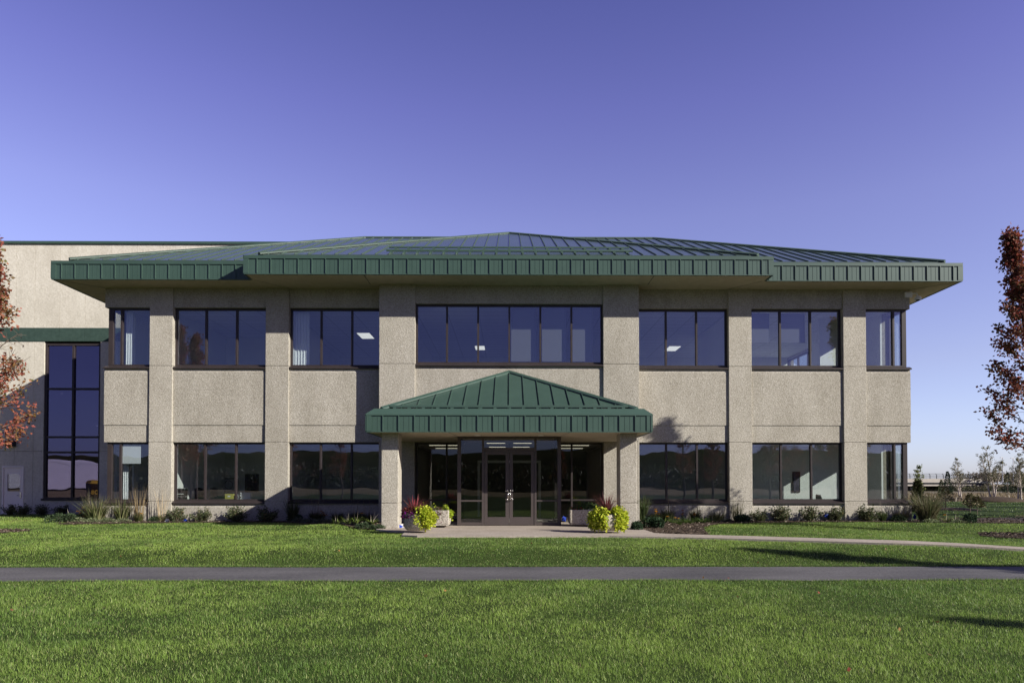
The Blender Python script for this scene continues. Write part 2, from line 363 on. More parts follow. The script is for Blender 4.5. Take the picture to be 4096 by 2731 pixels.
MB().box(-3.46,3.46,25.45,25.9,-.3,-.005).build('footing', M['conc'], B)

def window(x0, x1, z0, z1, yf, nx, zbar=None, sill=True, glass='glass', fw=.07, muls=None, blind=None):
    m = MB(); d = .11
    m.box(x0,x1,yf,yf+d,z1-fw,z1); m.box(x0,x1,yf,yf+d,z0,z0+fw)
    m.box(x0,x0+fw,yf+.002,yf+d-.002,z0+fw,z1-fw); m.box(x1-fw,x1,yf+.002,yf+d-.002,z0+fw,z1-fw)
    xs = muls if muls is not None else [x0+(x1-x0)*k/nx for k in range(1,nx)]
    for x in xs: m.box(x-.033,x+.033,yf-.012,yf+d-.004,z0+fw,z1-fw)
    if zbar: m.box(x0+fw,x1-fw,yf+.003,yf+d-.006,zbar-.03,zbar+.03)
    wo = m.build('window', M['bronze'], B)
    MB().box(x0+fw-.01,x1-fw+.01,yf+.05,yf+.058,z0+fw-.01,z1-fw+.01).build('pane', M[glass], wo)
    if sill:
        MB().prism([(0,yf-.19,z0-.10),(0,yf-.19,z0-.055),(0,yf-.003,z0+.012),(0,yf-.003,z0-.10)], (x0-.03,0,0), (x1+.03,0,0)).build('sill', M['bronze'], wo)
    if blind:
        for bx0, bx1, bz in blind: MB().box(bx0,bx1,yf+.17,yf+.18,bz,z1-.1).build('roller_blind', M['shade'], wo)
    return wo
for a, b in BAYS:
    window(a,b,ZU0+.055,ZU1,YW,3,blind=((9.18,9.92,6.72),(10.32,11.28,6.72)) if a > 9 else None); window(a,b,ZL0+.055,ZL1,YW,3)
window(-3.46,3.46,5.715+.055,7.98,25.2,6,blind=((.07,1.0,5.9),(1.22,2.12,5.9),(2.36,3.12,5.9)))
# corner windows wrap round the corner
def corner_window(sx, z0, z1, blind=None):
    m = MB(); y0 = YW-.04; fw = .07; xo = 15.04
    X = lambda a, b: (min(sx*a,sx*b), max(sx*a,sx*b))
    m.box(*X(13.43,xo),y0,y0+.11,z1-fw,z1); m.box(*X(13.43,xo),y0,y0+.11,z0,z0+fw)
    m.box(*X(xo-.16,xo),y0-.003,y0+.16,z0+fw,z1-fw); m.box(*X(14.52,14.59),y0-.012,y0+.10,z0+fw,z1-fw); m.box(*X(13.43,13.50),y0+.002,y0+.10,z0+fw,z1-fw)
    m.box(*X(xo-.11,xo),y0+.16,26.7,z1-fw,z1); m.box(*X(xo-.11,xo),y0+.16,26.7,z0,z0+fw)
    m.box(*X(xo-.105,xo-.005),26.63,26.7,z0+fw,z1-fw)
    wo = m.build('window', M['bronze'], B)
    p = MB(); p.box(*X(13.49,xo-.15),y0+.05,y0+.058,z0+fw-.01,z1-fw+.01); p.box(*X(xo-.06,xo-.052),y0+.15,26.64,z0+fw-.01,z1-fw+.01)
    p.build('pane', M['glass'], wo)
    s = MB().prism([(0,y0-.15,z0-.10),(0,y0-.15,z0-.055),(0,y0-.003,z0+.012),(0,y0-.003,z0-.10)], (X(13.43,15.16)[0],0,0), (X(13.43,15.16)[1],0,0))
    s.prism([(sx*15.16,0,z0-.10),(sx*15.16,0,z0-.055),(sx*15.05,0,z0+.012),(sx*15.05,0,z0-.10)], (0,25.66,0), (0,26.7,0))
    s.build('sill', M['bronze'], wo)
    if blind: MB().box(*X(*blind[:2]),y0+.075,y0+.085,blind[2],z1-.1).build('roller_blind', M['blind'], wo)
for sx in (-1,1):
    corner_window(sx, ZU0+.055, ZU1); corner_window(sx, ZL0+.055, ZL1, (13.84,14.55,2.10) if sx < 0 else None)
# pale drapes seen behind the glass
def curtain(x0, x1, z0, z1, y=26.04):
    n = max(6,int((x1-x0)/.05)); m = MB(); top = [(x0+(x1-x0)*k/n, y+.035*(k%2)) for k in range(n+1)]
    for (xa,ya),(xb,yb) in zip(top[:-1],top[1:]): m.prism([(xa,ya,0),(xb,yb,0),(xb,yb+.012,0),(xa,ya+.012,0)],(0,0,z0),(0,0,z1))
    m.build('curtain', M['blind'], B)
curtain(-8.17,-7.63,4.95,7.9); curtain(-14.60,-14.34,4.95,7.9); curtain(-14.66,-14.46,.02,2.85)
# side walls
for sx, yend in ((-1,31.68),(1,42.0)):
    y = 26.7; X = lambda a, b: (min(sx*a,sx*b), max(sx*a,sx*b))
    def side_prism(za, zb, y0, y1):
        ring = [(sx*15.13,za),(sx*15.13,zb-.17),(sx*15.1,zb-.13),(sx*15.1,zb),(sx*14.8,zb),(sx*14.8,za)]
        return MB().prism([(p,0,q) for p, q in ring], (0,y0,0), (0,y1,0))
    side_prism(ZL1,ZU0,25.9,26.7).build('spandrel_panel', M['conc'], B); side_prism(-.3,ZL0,25.9,26.7).build('base_panel', M['conc'], B)
    MB().box(*X(14.8,15.12),25.95,26.7,ZU1,ZS).build('header_panel', M['conc'], B)
    while y < yend-.5:
        y1 = min(y+(1.76 if y < 27 else .86), yend); m = MB().box(*X(14.7,15.19),y,y1,-.3,ZS); m.build('column', M['conc'], B); MB().box(*X(14.62,14.69),y-.0,y1,-.0,ZS-.6).build('wall_lining', M['wallw'], B)
        y2 = min(y1+3.46, yend)
        if y2-y1 > 1:
            side_prism(ZL1,ZU0,y1,y2).build('spandrel_panel', M['conc'], B); side_prism(-.3,ZL0,y1,y2).build('base_panel', M['conc'], B)
            MB().box(*X(14.8,15.12),y1,y2,ZU1,ZS).build('header_panel', M['conc'], B)
            for z0, z1 in ((ZU0,ZU1),(ZL0,ZL1)):
                f = MB(); f.box(*X(14.9,15.0),y1,y2,z0,z0+.1); f.box(*X(14.9,15.0),y1,y2,z1-.07,z1)
                for q in (y1+.035, y1+(y2-y1)/3, y1+(y2-y1)*2/3, y2-.035): f.box(*X(14.902,14.998),q-.033,q+.033,z0+.1,z1-.07)
                wo = f.build('window', M['bronze'], B); MB().box(*X(14.945,14.953),y1+.05,y2-.05,z0+.09,z1-.06).build('pane', M['glass'], wo)
        y = y2
MB().box(-15.13,15.13,42.0,42.3,-.3,ZS).build('rear_wall', M['conc'], B)

# ---- eaves: fascia, soffit
def fascia(runs, z0, z1, name, cap_in, cap_up, strip, spacing=.478, parent=B, corner=.16):
    """runs: (start, along, outward, length, batten phase, trim at start, trim at end)"""
    m = MB()
    for p, u, nn, L, ph, ca, cb in runs:
        m.obox(p,u,nn,0,L,-.05,0,z0,z1-strip)                     # panel
        m.obox(p,u,nn,0,L,-.055,.030,z1-strip,z1)                 # top trim
        m.obox(p,u,nn,0,L,-.06,.014,z0-.02,z0+.015)               # drip edge
        s = ph
        while s < L-.02:
            if s > .02: m.obox(p,u,nn,s-.013,s+.013,0,.034,z0+.015,z1-strip)
            for q in (1/3.,2/3.):
                sq = s+spacing*q
                if .05 < sq < L-.05: m.obox(p,u,nn,sq-.006,sq+.006,0,.006,z0+.015,z1-strip)
            s += spacing
        if ca: m.obox(p,u,nn,-.02,corner,0,.022,z0+.015,z1-strip)
        if cb: m.obox(p,u,nn,L-corner,L+.02,0,.022,z0+.015,z1-strip)
        P = Vector(p); N = Vector(nn); U = Vector(u)              # sloped cap behind the trim
        a0 = P+Vector((0,0,z1)); a1 = P-N*cap_in+Vector((0,0,z1+cap_up))
        e0 = cap_in if ca else 0; e1 = cap_in if cb else 0
        m.quad(a0+N*.03-U*(.03 if ca else 0), a0+N*.03+U*(L+(.03 if cb else 0)), a1+U*(L-e1), a1+U*e0)
    return m.build(name, M['green'], parent)
ZF0, ZF1 = 8.675, 9.32
EX, EY, CX, CEY, YB = 16.39, 24.45, 9.27, 23.80, 42.95
fascia([((-EX,EY,0),(1,0,0),(0,-1,0),EX-CX,.36,1,0),((-EX,EY,0),(0,1,0),(-1,0,0),7.2,.3,1,0)], ZF0, ZF1, 'fascia', .32, .10, .115)
fascia([((CX,EY,0),(1,0,0),(0,-1,0),EX-CX,.10,0,1),((EX,EY,0),(0,1,0),(1,0,0),18.4,.3,1,1)], ZF0, ZF1, 'fascia', .32, .10, .115)
fascia([((-CX,CEY,0),(1,0,0),(0,-1,0),2*CX,.46,1,1),((-CX,CEY,0),(0,1,0),(-1,0,0),EY-CEY,.9,1,0),((CX,CEY,0),(0,1,0),(1,0,0),EY-CEY,.9,1,0)], ZF0, ZF1, 'fascia', .32, .10, .115)
m = MB(); m.box(-EX+.05,EX-.05,EY+.05,31.69,ZS,ZS+.05); m.box(-9.0,EX-.05,31.69,YB-.05,ZS,ZS+.05); m.build('soffit', M['soffit'], B)
m = MB(); m.box(-CX+.05,CX-.05,CEY+.05,EY+.05,ZS,ZS+.05); m.build('soffit', M['soffit'], B)
for x, y0, y1 in ((-5.1,CEY+.08,24.98),(5.1,CEY+.08,24.98)): MB().box(x-.012,x+.012,y0,y1,ZS-.004,ZS+.01).build('soffit_joint', M['black'], B)
for sx in (-1,1):
    MB().prism([(sx*(EX-.07),EY+.08,ZS-.004),(sx*(EX-.09),EY+.06,ZS-.004),(sx*15.12,25.54,ZS-.004),(sx*15.14,25.56,ZS-.004)],(0,0,0),(0,0,.01)).build('soffit_joint', M['black'], B)
    MB().prism([(sx*(CX-.10),EY+.06,ZS-.0035),(sx*(CX-.12),EY+.06,ZS-.0035),(sx*8.25,25.5,ZS-.0035),(sx*8.27,25.5,ZS-.0035)],(0,0,0),(0,0,.01)).build('soffit_joint', M['black'], B)

# ---- roof
SL = .457; ZR = 9.50
rx, ry = EX-.43, EY+.43; rb = YB-.43; half = (rb-ry)/2; yr = ry+half; zr = ZR+SL*half; hx = rx-half
m = MB()
E0 = [(-rx,ry,ZR),(rx,ry,ZR),(rx,rb,ZR),(-rx,rb,ZR)]; r0, r1 = (-hx,yr,zr),(hx,yr,zr)
m.quad(E0[0],E0[1],r1,r0); m.quad(E0[1],E0[2],r1); m.quad(E0[2],E0[3],r0,r1); m.quad(E0[3],E0[0],r0)
dn = lambda p: (p[0],p[1],p[2]-.09)
for a, b in ((0,1),(1,2),(2,3),(3,0)): m.quad(E0[a],E0[b],dn(E0[b]),dn(E0[a]))
cx, cy = CX-.43, CEY+.43; ay = cy+cx; az_ = ZR+SL*cx; vy = ry+cx
m.quad((-cx,cy,ZR),(cx,cy,ZR),(0,ay,az_)); m.quad((-cx,cy,ZR),(0,ay,az_),(0,vy,az_),(-cx,ry,ZR)); m.quad((cx,cy,ZR),(cx,ry,ZR),(0,vy,az_),(0,ay,az_))
m.quad((-cx,cy,ZR),(cx,cy,ZR),(cx,cy,ZR-.09),(-cx,cy,ZR-.09)); m.quad((-cx,cy,ZR),(-cx,ry,ZR),(-cx,ry,ZR-.09),(-cx,cy,ZR-.09)); m.quad((cx,cy,ZR),(cx,ry,ZR),(cx,ry,ZR-.09),(cx,cy,ZR-.09))
# gutter trough between cap and roof edge
for x0,x1,y0,y1 in ((-EX+.3,EX-.3,EY+.3,ry+.05),(-CX+.3,CX-.3,CEY+.3,cy+.05)): m.box(x0,x1,y0,y1,9.38,9.412)
for sx in (-1,1): m.box(min(sx*(EX-.3),sx*(rx-.05)),max(sx*(EX-.3),sx*(rx-.05)),ry+.06,rb if sx > 0 else 31.6,9.38,9.412)
def seam(mm, p0, p1, h=.036, wd=.024):
    p0 = Vector(p0); p1 = Vector(p1); d = (p1-p0).normalized(); s = d.cross(Vector((0,0,1))).normalized()*wd/2; up = s.cross(d).normalized()*h
    if up.z < 0: up = -up
    mm.prism([p0-s-up*.1,p0+s-up*.1,p0+s+up,p0-s+up],(0,0,0),p1-p0)
sp = .478; m.split = (len(m.f), M['seam'])
for k in range(-34,35):
    x = k*sp
    if abs(x) < rx-.1:
        run = min(rx-abs(x), half)
        y0 = ry
        if abs(x) < cx: y0 = ry+(cx-abs(x))+.02
        if y0 < ry+run-.05: seam(m,(x,y0,ZR+SL*(y0-ry)),(x,ry+run-.05,ZR+SL*(run-.05)))
    if abs(x) < cx-.1:
        run = cx-abs(x); seam(m,(x,cy,ZR),(x,cy+run-.05,ZR+SL*(run-.05)))
for k in range(0,38):
    y = ry+.24+k*sp; run = min(y-ry, rb-y)
    if run > .1:
        seam(m,(rx,y,ZR),(rx-run+.05,y,ZR+SL*(run-.05)))
        if y < 31.6: seam(m,(-rx,y,ZR),(-rx+run-.05,y,ZR+SL*(run-.05)))
def hipcap(mm, p0, p1, wd=.20, h=.07):
    p0 = Vector(p0); p1 = Vector(p1); d = (p1-p0).normalized(); s = d.cross(Vector((0,0,1))).normalized()*wd/2; up = s.cross(d).normalized()
    if up.z < 0: up = -up
    mm.prism([p0-s-up*.03,p0+s-up*.03,p0+s+up*.012,p0+up*h,p0-s+up*.012],(0,0,0),p1-p0)
hipcap(m,(-rx-.05,ry-.05,ZR),r0); hipcap(m,(rx+.05,ry-.05,ZR),r1); hipcap(m,(rx,rb,ZR),r1); hipcap(m,(-rx,rb,ZR),r0); hipcap(m,r0,r1)
hipcap(m,(-cx-.05,cy-.05,ZR),(0,ay,az_)); hipcap(m,(cx+.05,cy-.05,ZR),(0,ay,az_)); hipcap(m,(0,ay,az_),(0,vy,az_))
roof = m.build('roof', M['roof'], B)
sg = MB()
for yy, x0, x1, up, hh in ((24.72,-4.47,4.50,.10,.07),(25.75,-4.55,4.55,.10,.055)):
    z = ZR+SL*(yy-cy)+up; sg.box(x0,x1,yy-.03,yy+.03,z-hh/2,z+hh/2)
    for k in range(-9,10):
        x = k*sp
        if x0 < x < x1: sg.box(x-.045,x+.045,yy-.028,yy+.05,z-hh/2-.09,z-hh/2-.0005)
sg.build('snow_guard', M['green'], roof)

# ---- entrance canopy
cm = MB()
QX, QY, QB = 4.25, 20.27, 25.06
qx, qy = QX-.43, QY+.43; zq = 3.61; qay = qy+qx; qaz = zq+SL*qx
cm.quad((-qx,qy,zq),(qx,qy,zq),(0,qay,qaz)); cm.quad((-qx,qy,zq),(0,qay,qaz),(0,QB,qaz),(-qx,QB,zq)); cm.quad((qx,qy,zq),(qx,QB,zq),(0,QB,qaz),(0,qay,qaz))
cm.box(-QX+.18,QX-.18,QY+.18,QB,3.55,3.598)
for k in range(-8,9):
    x = k*.469; run = qx-abs(x)
    if run > .15: seam(cm,(x,qy,zq),(x,qy+run-.05,zq+SL*(run-.05)))
for k in range(0,9):
    y = qy+.25+k*.469; run = min(y-qy, qx)
    if run > .1:
        for sx in (-1,1): seam(cm,(sx*qx,y,zq),(sx*(qx-run+.05),y,zq+SL*(run-.05)))
hipcap(cm,(-qx-.05,qy-.05,zq),(0,qay,qaz)); hipcap(cm,(qx+.05,qy-.05,zq),(0,qay,qaz)); hipcap(cm,(0,qay,qaz),(0,QB,qaz))
can = cm.build('canopy_roof', M['green'], B)
fascia([((-QX,QY,0),(1,0,0),(0,-1,0),2*QX,.03,1,1),((-QX,QY,0),(0,1,0),(-1,0,0),QB-QY-.01,.4,1,0),((QX,QY,0),(0,1,0),(1,0,0),QB-QY-.01,.4,1,0)], 2.895, 3.405, 'canopy_fascia', .2, .195, .035, .469, can)
MB().box(-QX+.05,QX-.05,QY+.05,25.05,2.882,2.93).build('canopy_soffit', M['soffit'], can)
cg = MB(); z = zq+.09; cg.box(-3.62,3.62,qy+.02,qy+.08,z-.03,z+.035)
for k in range(-8,9):
    x = k*.435; cg.box(x-.05,x+.05,qy+.025,qy+.12,z-.12,z-.0305)
cg.build('snow_guard', M['green'], can)
for x in (-1.0,1.0):
    y = 21.55; MB().lathe((x,y,2.862),[(.10,0),(.10,.0195)],16).build('downlight', M['white'], can)
for x0, x1 in ((-1.82,-1.68),(1.82,1.68)):
    j = MB(); j.prism([(x0*1.0-.008,QY+.06,2.8785),(x0+.008,QY+.06,2.8785),(x1+.008,22.1,2.8785),(x1-.008,22.1,2.8785)],(0,0,0),(0,0,.01))
    j.build('soffit_joint', M['black'], can)
for sx in (-1,1):
    a, b = sorted((sx*3.37,sx*3.89)); m = MB(); zs = [-.2,.755,2.881]
    m.box(a,b,20.77,21.42,zs[0],zs[1]-.006); m.box(a,b,20.77,21.42,zs[1]+.006,zs[2]); m.box(a+.02,b-.02,20.79,21.40,zs[0],zs[2]-.02)
    m.build('canopy_pillar', M['conc'], B, bevel=.02)

# ---- entrance vestibule
VY, VX = 22.1, 1.68
m = MB()
for sx in (-1,1):
    q = lambda a, b: (min(sx*a,sx*b), max(sx*a,sx*b))
    m.box(*q(1.565,VX),VY,VY+.15,0,2.878); m.box(*q(.815,.885),VY+.004,VY+.14,0,2.82); m.box(*q(.885,1.565),VY+.006,VY+.13,.012,.10)
    m.box(*q(.885,1.565),VY+.006,VY+.13,.77,.82)
    m.box(*q(1.60,VX-.003),VY+.15,25.05,2.76,2.877); m.box(*q(1.60,VX-.003),VY+.15,25.05,.004,.10)
    for yy in (23.1,24.1): m.box(*q(1.605,VX-.006),yy,yy+.07,.10,2.76)
    m.box(*q(1.605,VX-.006),VY+.15,25.05,.772,.818)
m.box(-1.565,1.565,VY+.002,VY+.14,2.82,2.877); m.box(-.815,.815,VY+.003,VY+.14,2.42,2.515)
ves = m.build('entrance_frame', M['doorb'], B)
p = MB()
for sx in (-1,1):
    q = lambda a, b: (min(sx*a,sx*b), max(sx*a,sx*b))
    p.box(*q(.88,1.57),VY+.06,VY+.068,.09,2.83); p.box(*q(1.638,1.646),VY+.14,25.04,.09,2.77)
p.box(-.82,.82,VY+.06,VY+.068,2.51,2.83); p.build('pane', M['glass2'], ves)
for sx in (-1,1):
    q = lambda a, b: (min(sx*a,sx*b), max(sx*a,sx*b)); d = MB()
    d.box(*q(.006,.118),VY+.02,VY+.075,.012,2.415); d.box(*q(.705,.808),VY+.02,VY+.075,.012,2.415)
    d.box(*q(.118,.705),VY+.021,VY+.074,.012,.27); d.box(*q(.118,.705),VY+.021,VY+.074,2.285,2.415)
    do = d.build('entrance_door', M['doorb'], B)
    MB().box(*q(.112,.711),VY+.044,VY+.052,.262,2.29).build('pane', M['glass2'], do)
    h = MB(); x0, x1 = sx*.035, sx*.115; y0, y1 = VY+.02, VY-.055
    pts = [(x1,y0,1.115),(x1,y1,1.115),(x0*1.2,y1,1.13),(x0,y1,1.10),(x0,y1,.86),(x0*1.2,y1,.83),(x1,y1,.845),(x1,y0,.845)]
    for a, b in zip(pts[:-1],pts[1:]): h.tube(a,b,.014,None,8)
    h.build('handle', M['chrome'], do, smooth=True)
for sx in (-1,1):
    x0, x1 = (-3.455,-1.69) if sx < 0 else (1.69,3.455)
    window(x0,x1,0.0,2.875,25.19,1,zbar=.745,sill=False,glass='glass2',muls=[sx*2.31])

# ---- rooms behind the glass
def room(name, mt, *b): return MB().box(*b).build(name, M[mt], B)
room('floor_slab','carpet',-14.8,14.8,25.96,31.3,-.12,.0); room('floor_slab','carpet',-8.9,14.8,31.3,41.9,-.12,.0)
room('floor_slab','carpet',-14.8,14.8,25.92,31.3,4.75,4.9); room('floor_slab','carpet',-8.9,14.8,31.3,41.9,4.75,4.9)
for z, hgt in ((2.98,.05),(8.02,.05)):
    room('ceiling','ceil',-14.75,-4.12,25.97,31.25,z,z+hgt); room('ceiling','ceil',4.12,14.75,25.97,41.8,z,z+hgt)
    room('ceiling','ceil',-4.11,4.11,25.5,41.8,z+.06,z+.06+hgt); room('ceiling','ceil',-8.85,-4.12,31.26,41.8,z,z+hgt)
for sx in (-1,1):
    for xw in ((8.68,) if sx > 0 else (8.68,13.0)):
        a, b = sorted((sx*(xw-.06),sx*(xw+.06)))
        room('partition_wall','wallw',a,b,25.98,31.2,0,2.98); room('partition_wall','wallw',a,b,25.98,31.2,4.9,8.02)
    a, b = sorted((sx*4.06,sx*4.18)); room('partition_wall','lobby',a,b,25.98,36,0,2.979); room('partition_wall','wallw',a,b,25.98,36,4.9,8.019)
room('back_wall','wallg',-14.75,-8.95,31.2,31.28,0,2.975); room('back_wall','wallw',-14.75,-8.95,31.2,31.28,4.9,8.015)
room('back_wall','wallg',-8.9,-4.2,31.2,31.3,0,2.975); room('back_wall','wallg',4.2,14.75,30.2,30.3,0,2.975)
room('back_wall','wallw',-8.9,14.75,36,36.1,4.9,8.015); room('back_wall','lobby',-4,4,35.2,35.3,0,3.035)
room('corner_pier','blind',-8.30,-8.20,26.0,27.9,4.9,8.016)
room('corner_pier','wallw',12.2,13.35,27.5,27.62,0,2.976); room('corner_pier','wallw',12.6,13.35,27.5,27.62,4.9,8.017)
# lobby: an inner doorway and side panels seen through the entrance
m = MB(); m.box(-1.3,-1.2,28.0,28.15,0,2.2); m.box(1.2,1.3,28.0,28.15,0,2.2); m.box(-1.3,1.3,28.0,28.15,2.2,2.3);
m.build('inner_doorway', M['wallg'], B)

def lamp(loc, sx, sy, label, group, mt='lamp'):
    t = thing('ceiling_light', label, 'ceiling light', loc, group)
    f = MB(); f.box(-sx/2,sx/2,-sy/2,sy/2,-.018,0); f.build('frame', M['white'], t, local=True)
    MB().box(-sx/2+.02,sx/2-.02,-sy/2+.02,sy/2-.02,-.026,-.0185).build('diffuser', M[mt], t, local=True)
    return t
lamp((-6.47,30.7,8.02),.6,1.2,'lit square ceiling panel behind the upper window left of the middle bay','ceiling light')
lamp((8.05,33.5,8.02),.6,1.2,'lit ceiling panel behind the upper window right of the middle bay','ceiling light')
lamp((-1.45,33.7,8.08),.5,1.0,'small lit ceiling panel in the wide upper middle window','ceiling light')
LB = 'lit strip light on lobby ceiling, %s of the entrance doors, %s of three rows'
for sx, sd_ in ((-1,'left'),(1,'right')):
    for k, (yy, rn) in enumerate(((27.0,'nearest'),(29.8,'middle'),(32.3,'farthest'))):
        lamp((sx*2.85,yy,3.04),1.3,.16,LB % (sd_, rn),'lobby strip lights','strip')
for sx, sd_ in ((-1,'left'),(1,'right')):
    for yy, rn in ((28.2,'nearer'),(31.2,'farther')):
        lamp((sx*.55,yy,3.04),.8,.16,'lit strip light seen through the transom over the doors, %s half, %s row' % (sd_, rn),'lobby strip lights','strip')

# ---- things in the lit offices
def picture(loc, w, h, label, mt, clock=False):
    t = thing('wall_picture', label, 'picture', loc)
    f = MB(); f.box(-w/2,w/2,-.03,0,-h/2,h/2); f.build('frame', M['black'], t, local=True)
    MB().box(-w/2+.05,w/2-.05,-.036,-.0305,-h/2+.05,h/2-.05).build('print', M[mt], t, local=True)
    if clock:
        c = MB()
        for k in range(28):
            a, b = 2*math.pi*k/28, 2*math.pi*(k+1)/28
            c.tube((.19*math.cos(a),-.045,.19*math.sin(a)),(.19*math.cos(b),-.045,.19*math.sin(b)),.012,None,5)
        c.box(-.004,.004,-.05,-.04,0,.14); c.build('dial_ring', M['black'], t, local=True)
P = lambda px, py, Y: at(px,py,Y)
picture(P(822,1931,31.19),.62,.82,'tall dark framed picture on the left in the lower left office','art1')
picture(P(916,1938,31.19),.86,.62,'pale framed poster with a round dial in the lower left office','paper',True)
picture(P(1008,1931,31.19),.62,.82,'tall dark framed picture nearest the column in the lower left office','art1')
picture(P(3184,1927,30.19),.34,.92,'narrow dark framed picture on the wall of the lower right office','art1')
def sit(name, px, Y, z, label, cat):
    p = at(px,1990,Y); return thing(name, label, cat, (p.x,Y,z))
room('window_counter','wallg',-12.5,-9.2,26.0,26.6,.70,.74); room('window_counter','wallg',9.2,12.5,26.0,26.6,.70,.74)
t = sit('radio',984,26.25,.74,'small white countertop radio on the sill of the lower left office window','radio')
m = MB(); m.box(-.2,.2,-.11,.11,.02,.27); m.build('case', M['white'], t, local=True, bevel=.015)
m = MB()
for k in range(8): m.box(-.12,.12,-.118,-.111,.09+.018*k,.1+.018*k)
m.build('speaker_grille', M['wallg'], t, local=True)
m = MB(); m.lathe((-.165,-.115,.2),[(.02,0),(.02,.03)],10); m.box(-.18,-.15,-.125,-.111,.06,.12); m.build('knob', M['black'], t, local=True)
t = sit('file_box',920,26.3,.74,'olive yellow file box beside the white radio','box')
MB().box(-.16,.16,-.1,.1,0,.22).build('case', M['yellowcard'], t, local=True, bevel=.006)
m = MB(); m.box(-.05,.05,-.106,-.101,.1,.15); m.build('label_holder', M['white'], t, local=True)
for k, (px, hh, lab) in enumerate(((948,.22,'white upright binder standing between file box and radio'),(955,.2,'grey upright binder touching the white radio'))):
    t = sit('binder',px,26.28,.74,lab,'binder'); MB().box(-.022,.022,-.1,.1,0,hh).build('cover', M['white' if k == 0 else 'wallg'], t, local=True); MB().box(-.014,.014,-.103,-.1005,.05,.12).build('spine_label', M['black'], t, local=True)
t = sit('printer',723,26.3,.74,'dark grey office printer at the left end of the lower left office window','printer')
m = MB(); m.box(-.2,.2,-.15,.15,.12,.42); m.box(-.19,.19,-.14,.14,0,.11); m.build('body', M['black'], t, local=True, bevel=.01)
m = MB(); m.box(-.17,.17,-.17,-.151,.2,.23); m.box(-.2,.2,-.152,.15,.421,.435); m.build('tray', M['wallg'], t, local=True)
t = sit('computer_monitor',866,26.4,.74,'back of a dark computer monitor on the lower left office counter','monitor')
m = MB(); m.box(-.25,.25,-.02,.02,.12,.46); m.build('screen', M['black'], t, local=True); m = MB(); m.box(-.03,.03,-.01,.03,.01,.2); m.box(-.12,.12,-.08,.08,0,.012); m.build('stand', M['black'], t, local=True)
t = sit('desk_phone',3276,26.3,.74,'black desk telephone on the sill of the lower right office window','telephone')
m = MB(); m.prism([(0,-.1,0),(0,.1,0),(0,.1,.16),(0,.06,.18)],(-.09,0,0),(.09,0,0)); m.build('body', M['black'], t, local=True)
m = MB(); m.tube((-.06,-.06,.06),(-.06,.06,.19),.022); m.build('handset', M['black'], t, local=True)
def chair(px, Y, label, group=None):
    p = at(px,1990,Y); t = thing('office_chair', label, 'chair', (p.x,Y,0), group, rz=.4)
    MB().lathe((0,0,.5),[(.02,0),(.22,.0),(.24,.04),(.22,.08),(.02,.085)],16,1,1).build('seat', M['black'], t, local=True)
    m = MB(); m.lathe((0,.22,.92),[(.02,-.27),(.16,-.24),(.24,0),(.18,.22),(.02,.26)],16,1,.22); m.build('backrest', M['black'], t, local=True, smooth=True)
    m = MB(); m.tube((0,0,.06),(0,0,.5),.03)
    for k in range(5): a = k*1.2566; m.tube((0,0,.09),(.28*math.cos(a),.28*math.sin(a),.03),.02)
    m.tube((0,.1,.52),(0,.24,.75),.02); m.build('base', M['black'], t, local=True)
chair(771,28.0,'left dark office chair behind the lower left office window'); chair(797,28.3,'right dark office chair behind the lower left office window')

# security camera under the right eave
p = at(3632,1180,25.55); t = thing('security_camera', 'white dome security camera on a bracket under the right eave', 'security camera', (p.x,25.569,p.z))
m = MB(); m.box(-.14,.13,-.09,0,-.10,.10); m.build('junction_box', M['white'], t, local=True, bevel=.01)
m = MB(); m.tube((.13,-.05,.04),(.30,-.06,.05),.025); m.tube((.30,-.06,.05),(.345,-.06,-.05),.025); m.build('arm', M['white'], t, local=True)
m = MB(); m.lathe((.345,-.06,-.05),[(.03,.02),(.10,-.03),(.125,-.10),(.125,-.15)],16); m.build('housing', M['white'], t, local=True)
MB().lathe((.345,-.06,-.2),[(.085,0.0505),(.085,.02),(.05,-.03),(.01,-.045)],16).build('dome', M['black'], t, local=True, smooth=True)

# ================================================================== ANNEX ON THE LEFT
A = thing('warehouse_building', 'tall pale concrete warehouse with green band and cap adjoining the office on its left', 'building', (-24,31.7,-.2))
AY = 31.7; AX0, AX1 = -36, -9.0
wx0, wx1 = at(174,1700,AY).x, at(399,1700,AY).x
wz1, wz0 = at(285,1372,AY).z, at(285,1997,AY).z
dx0, dx1 = at(9,1960,AY).x, at(95,1960,AY).x; dz1 = at(50,1868,AY).z; dz0 = -.18
bz1, bz0 = at(300,1311,AY).z, at(300,1365,AY).z; top = 12.47
js = [at(v,1150,AY).x for v in (-37,65,140,240,342,445,548,650,742,845)]
js = [js[0]-1.19*k for k in range(20,0,-1)]+js+[js[-1]+1.19*k for k in range(1,7)]
def panelrow(z0, z1, y, mt, name, cuts):
    runs = [(AX0,AX1)]
    for c0, c1 in cuts:
        ns = []
        for s0, s1 in runs:
            if s0 < c0 < s1: ns.append((s0,c0))
            if s0 < c1 < s1: ns.append((c1,s1))
            if not (s0 < c0 < s1) and not (s0 < c1 < s1): ns.append((s0,s1))
        runs = ns
    for s0, s1 in runs:
        m = MB(); xs = [s0]+[v for v in js if s0+.05 < v < s1-.05]+[s1]
        for a, b in zip(xs[:-1],xs[1:]): m.box(a+.006 if a > s0 else a,b-.006 if b < s1 else b,y,AY+.24,z0,z1)
        m.box(s0+.003,s1-.003,y+.02,AY+.26,z0+.004,z1-.004)
        m.build(name, M[mt], A)
panelrow(bz1,top,AY,'conc2','wall_panel',[])
panelrow(bz0,bz1-.008,AY-.03,'band','band',[])
zj = at(50,1804,AY).z
panelrow(zj+.012,bz0-.008,AY+.002,'conc2','wall_panel',[(wx0,wx1)])
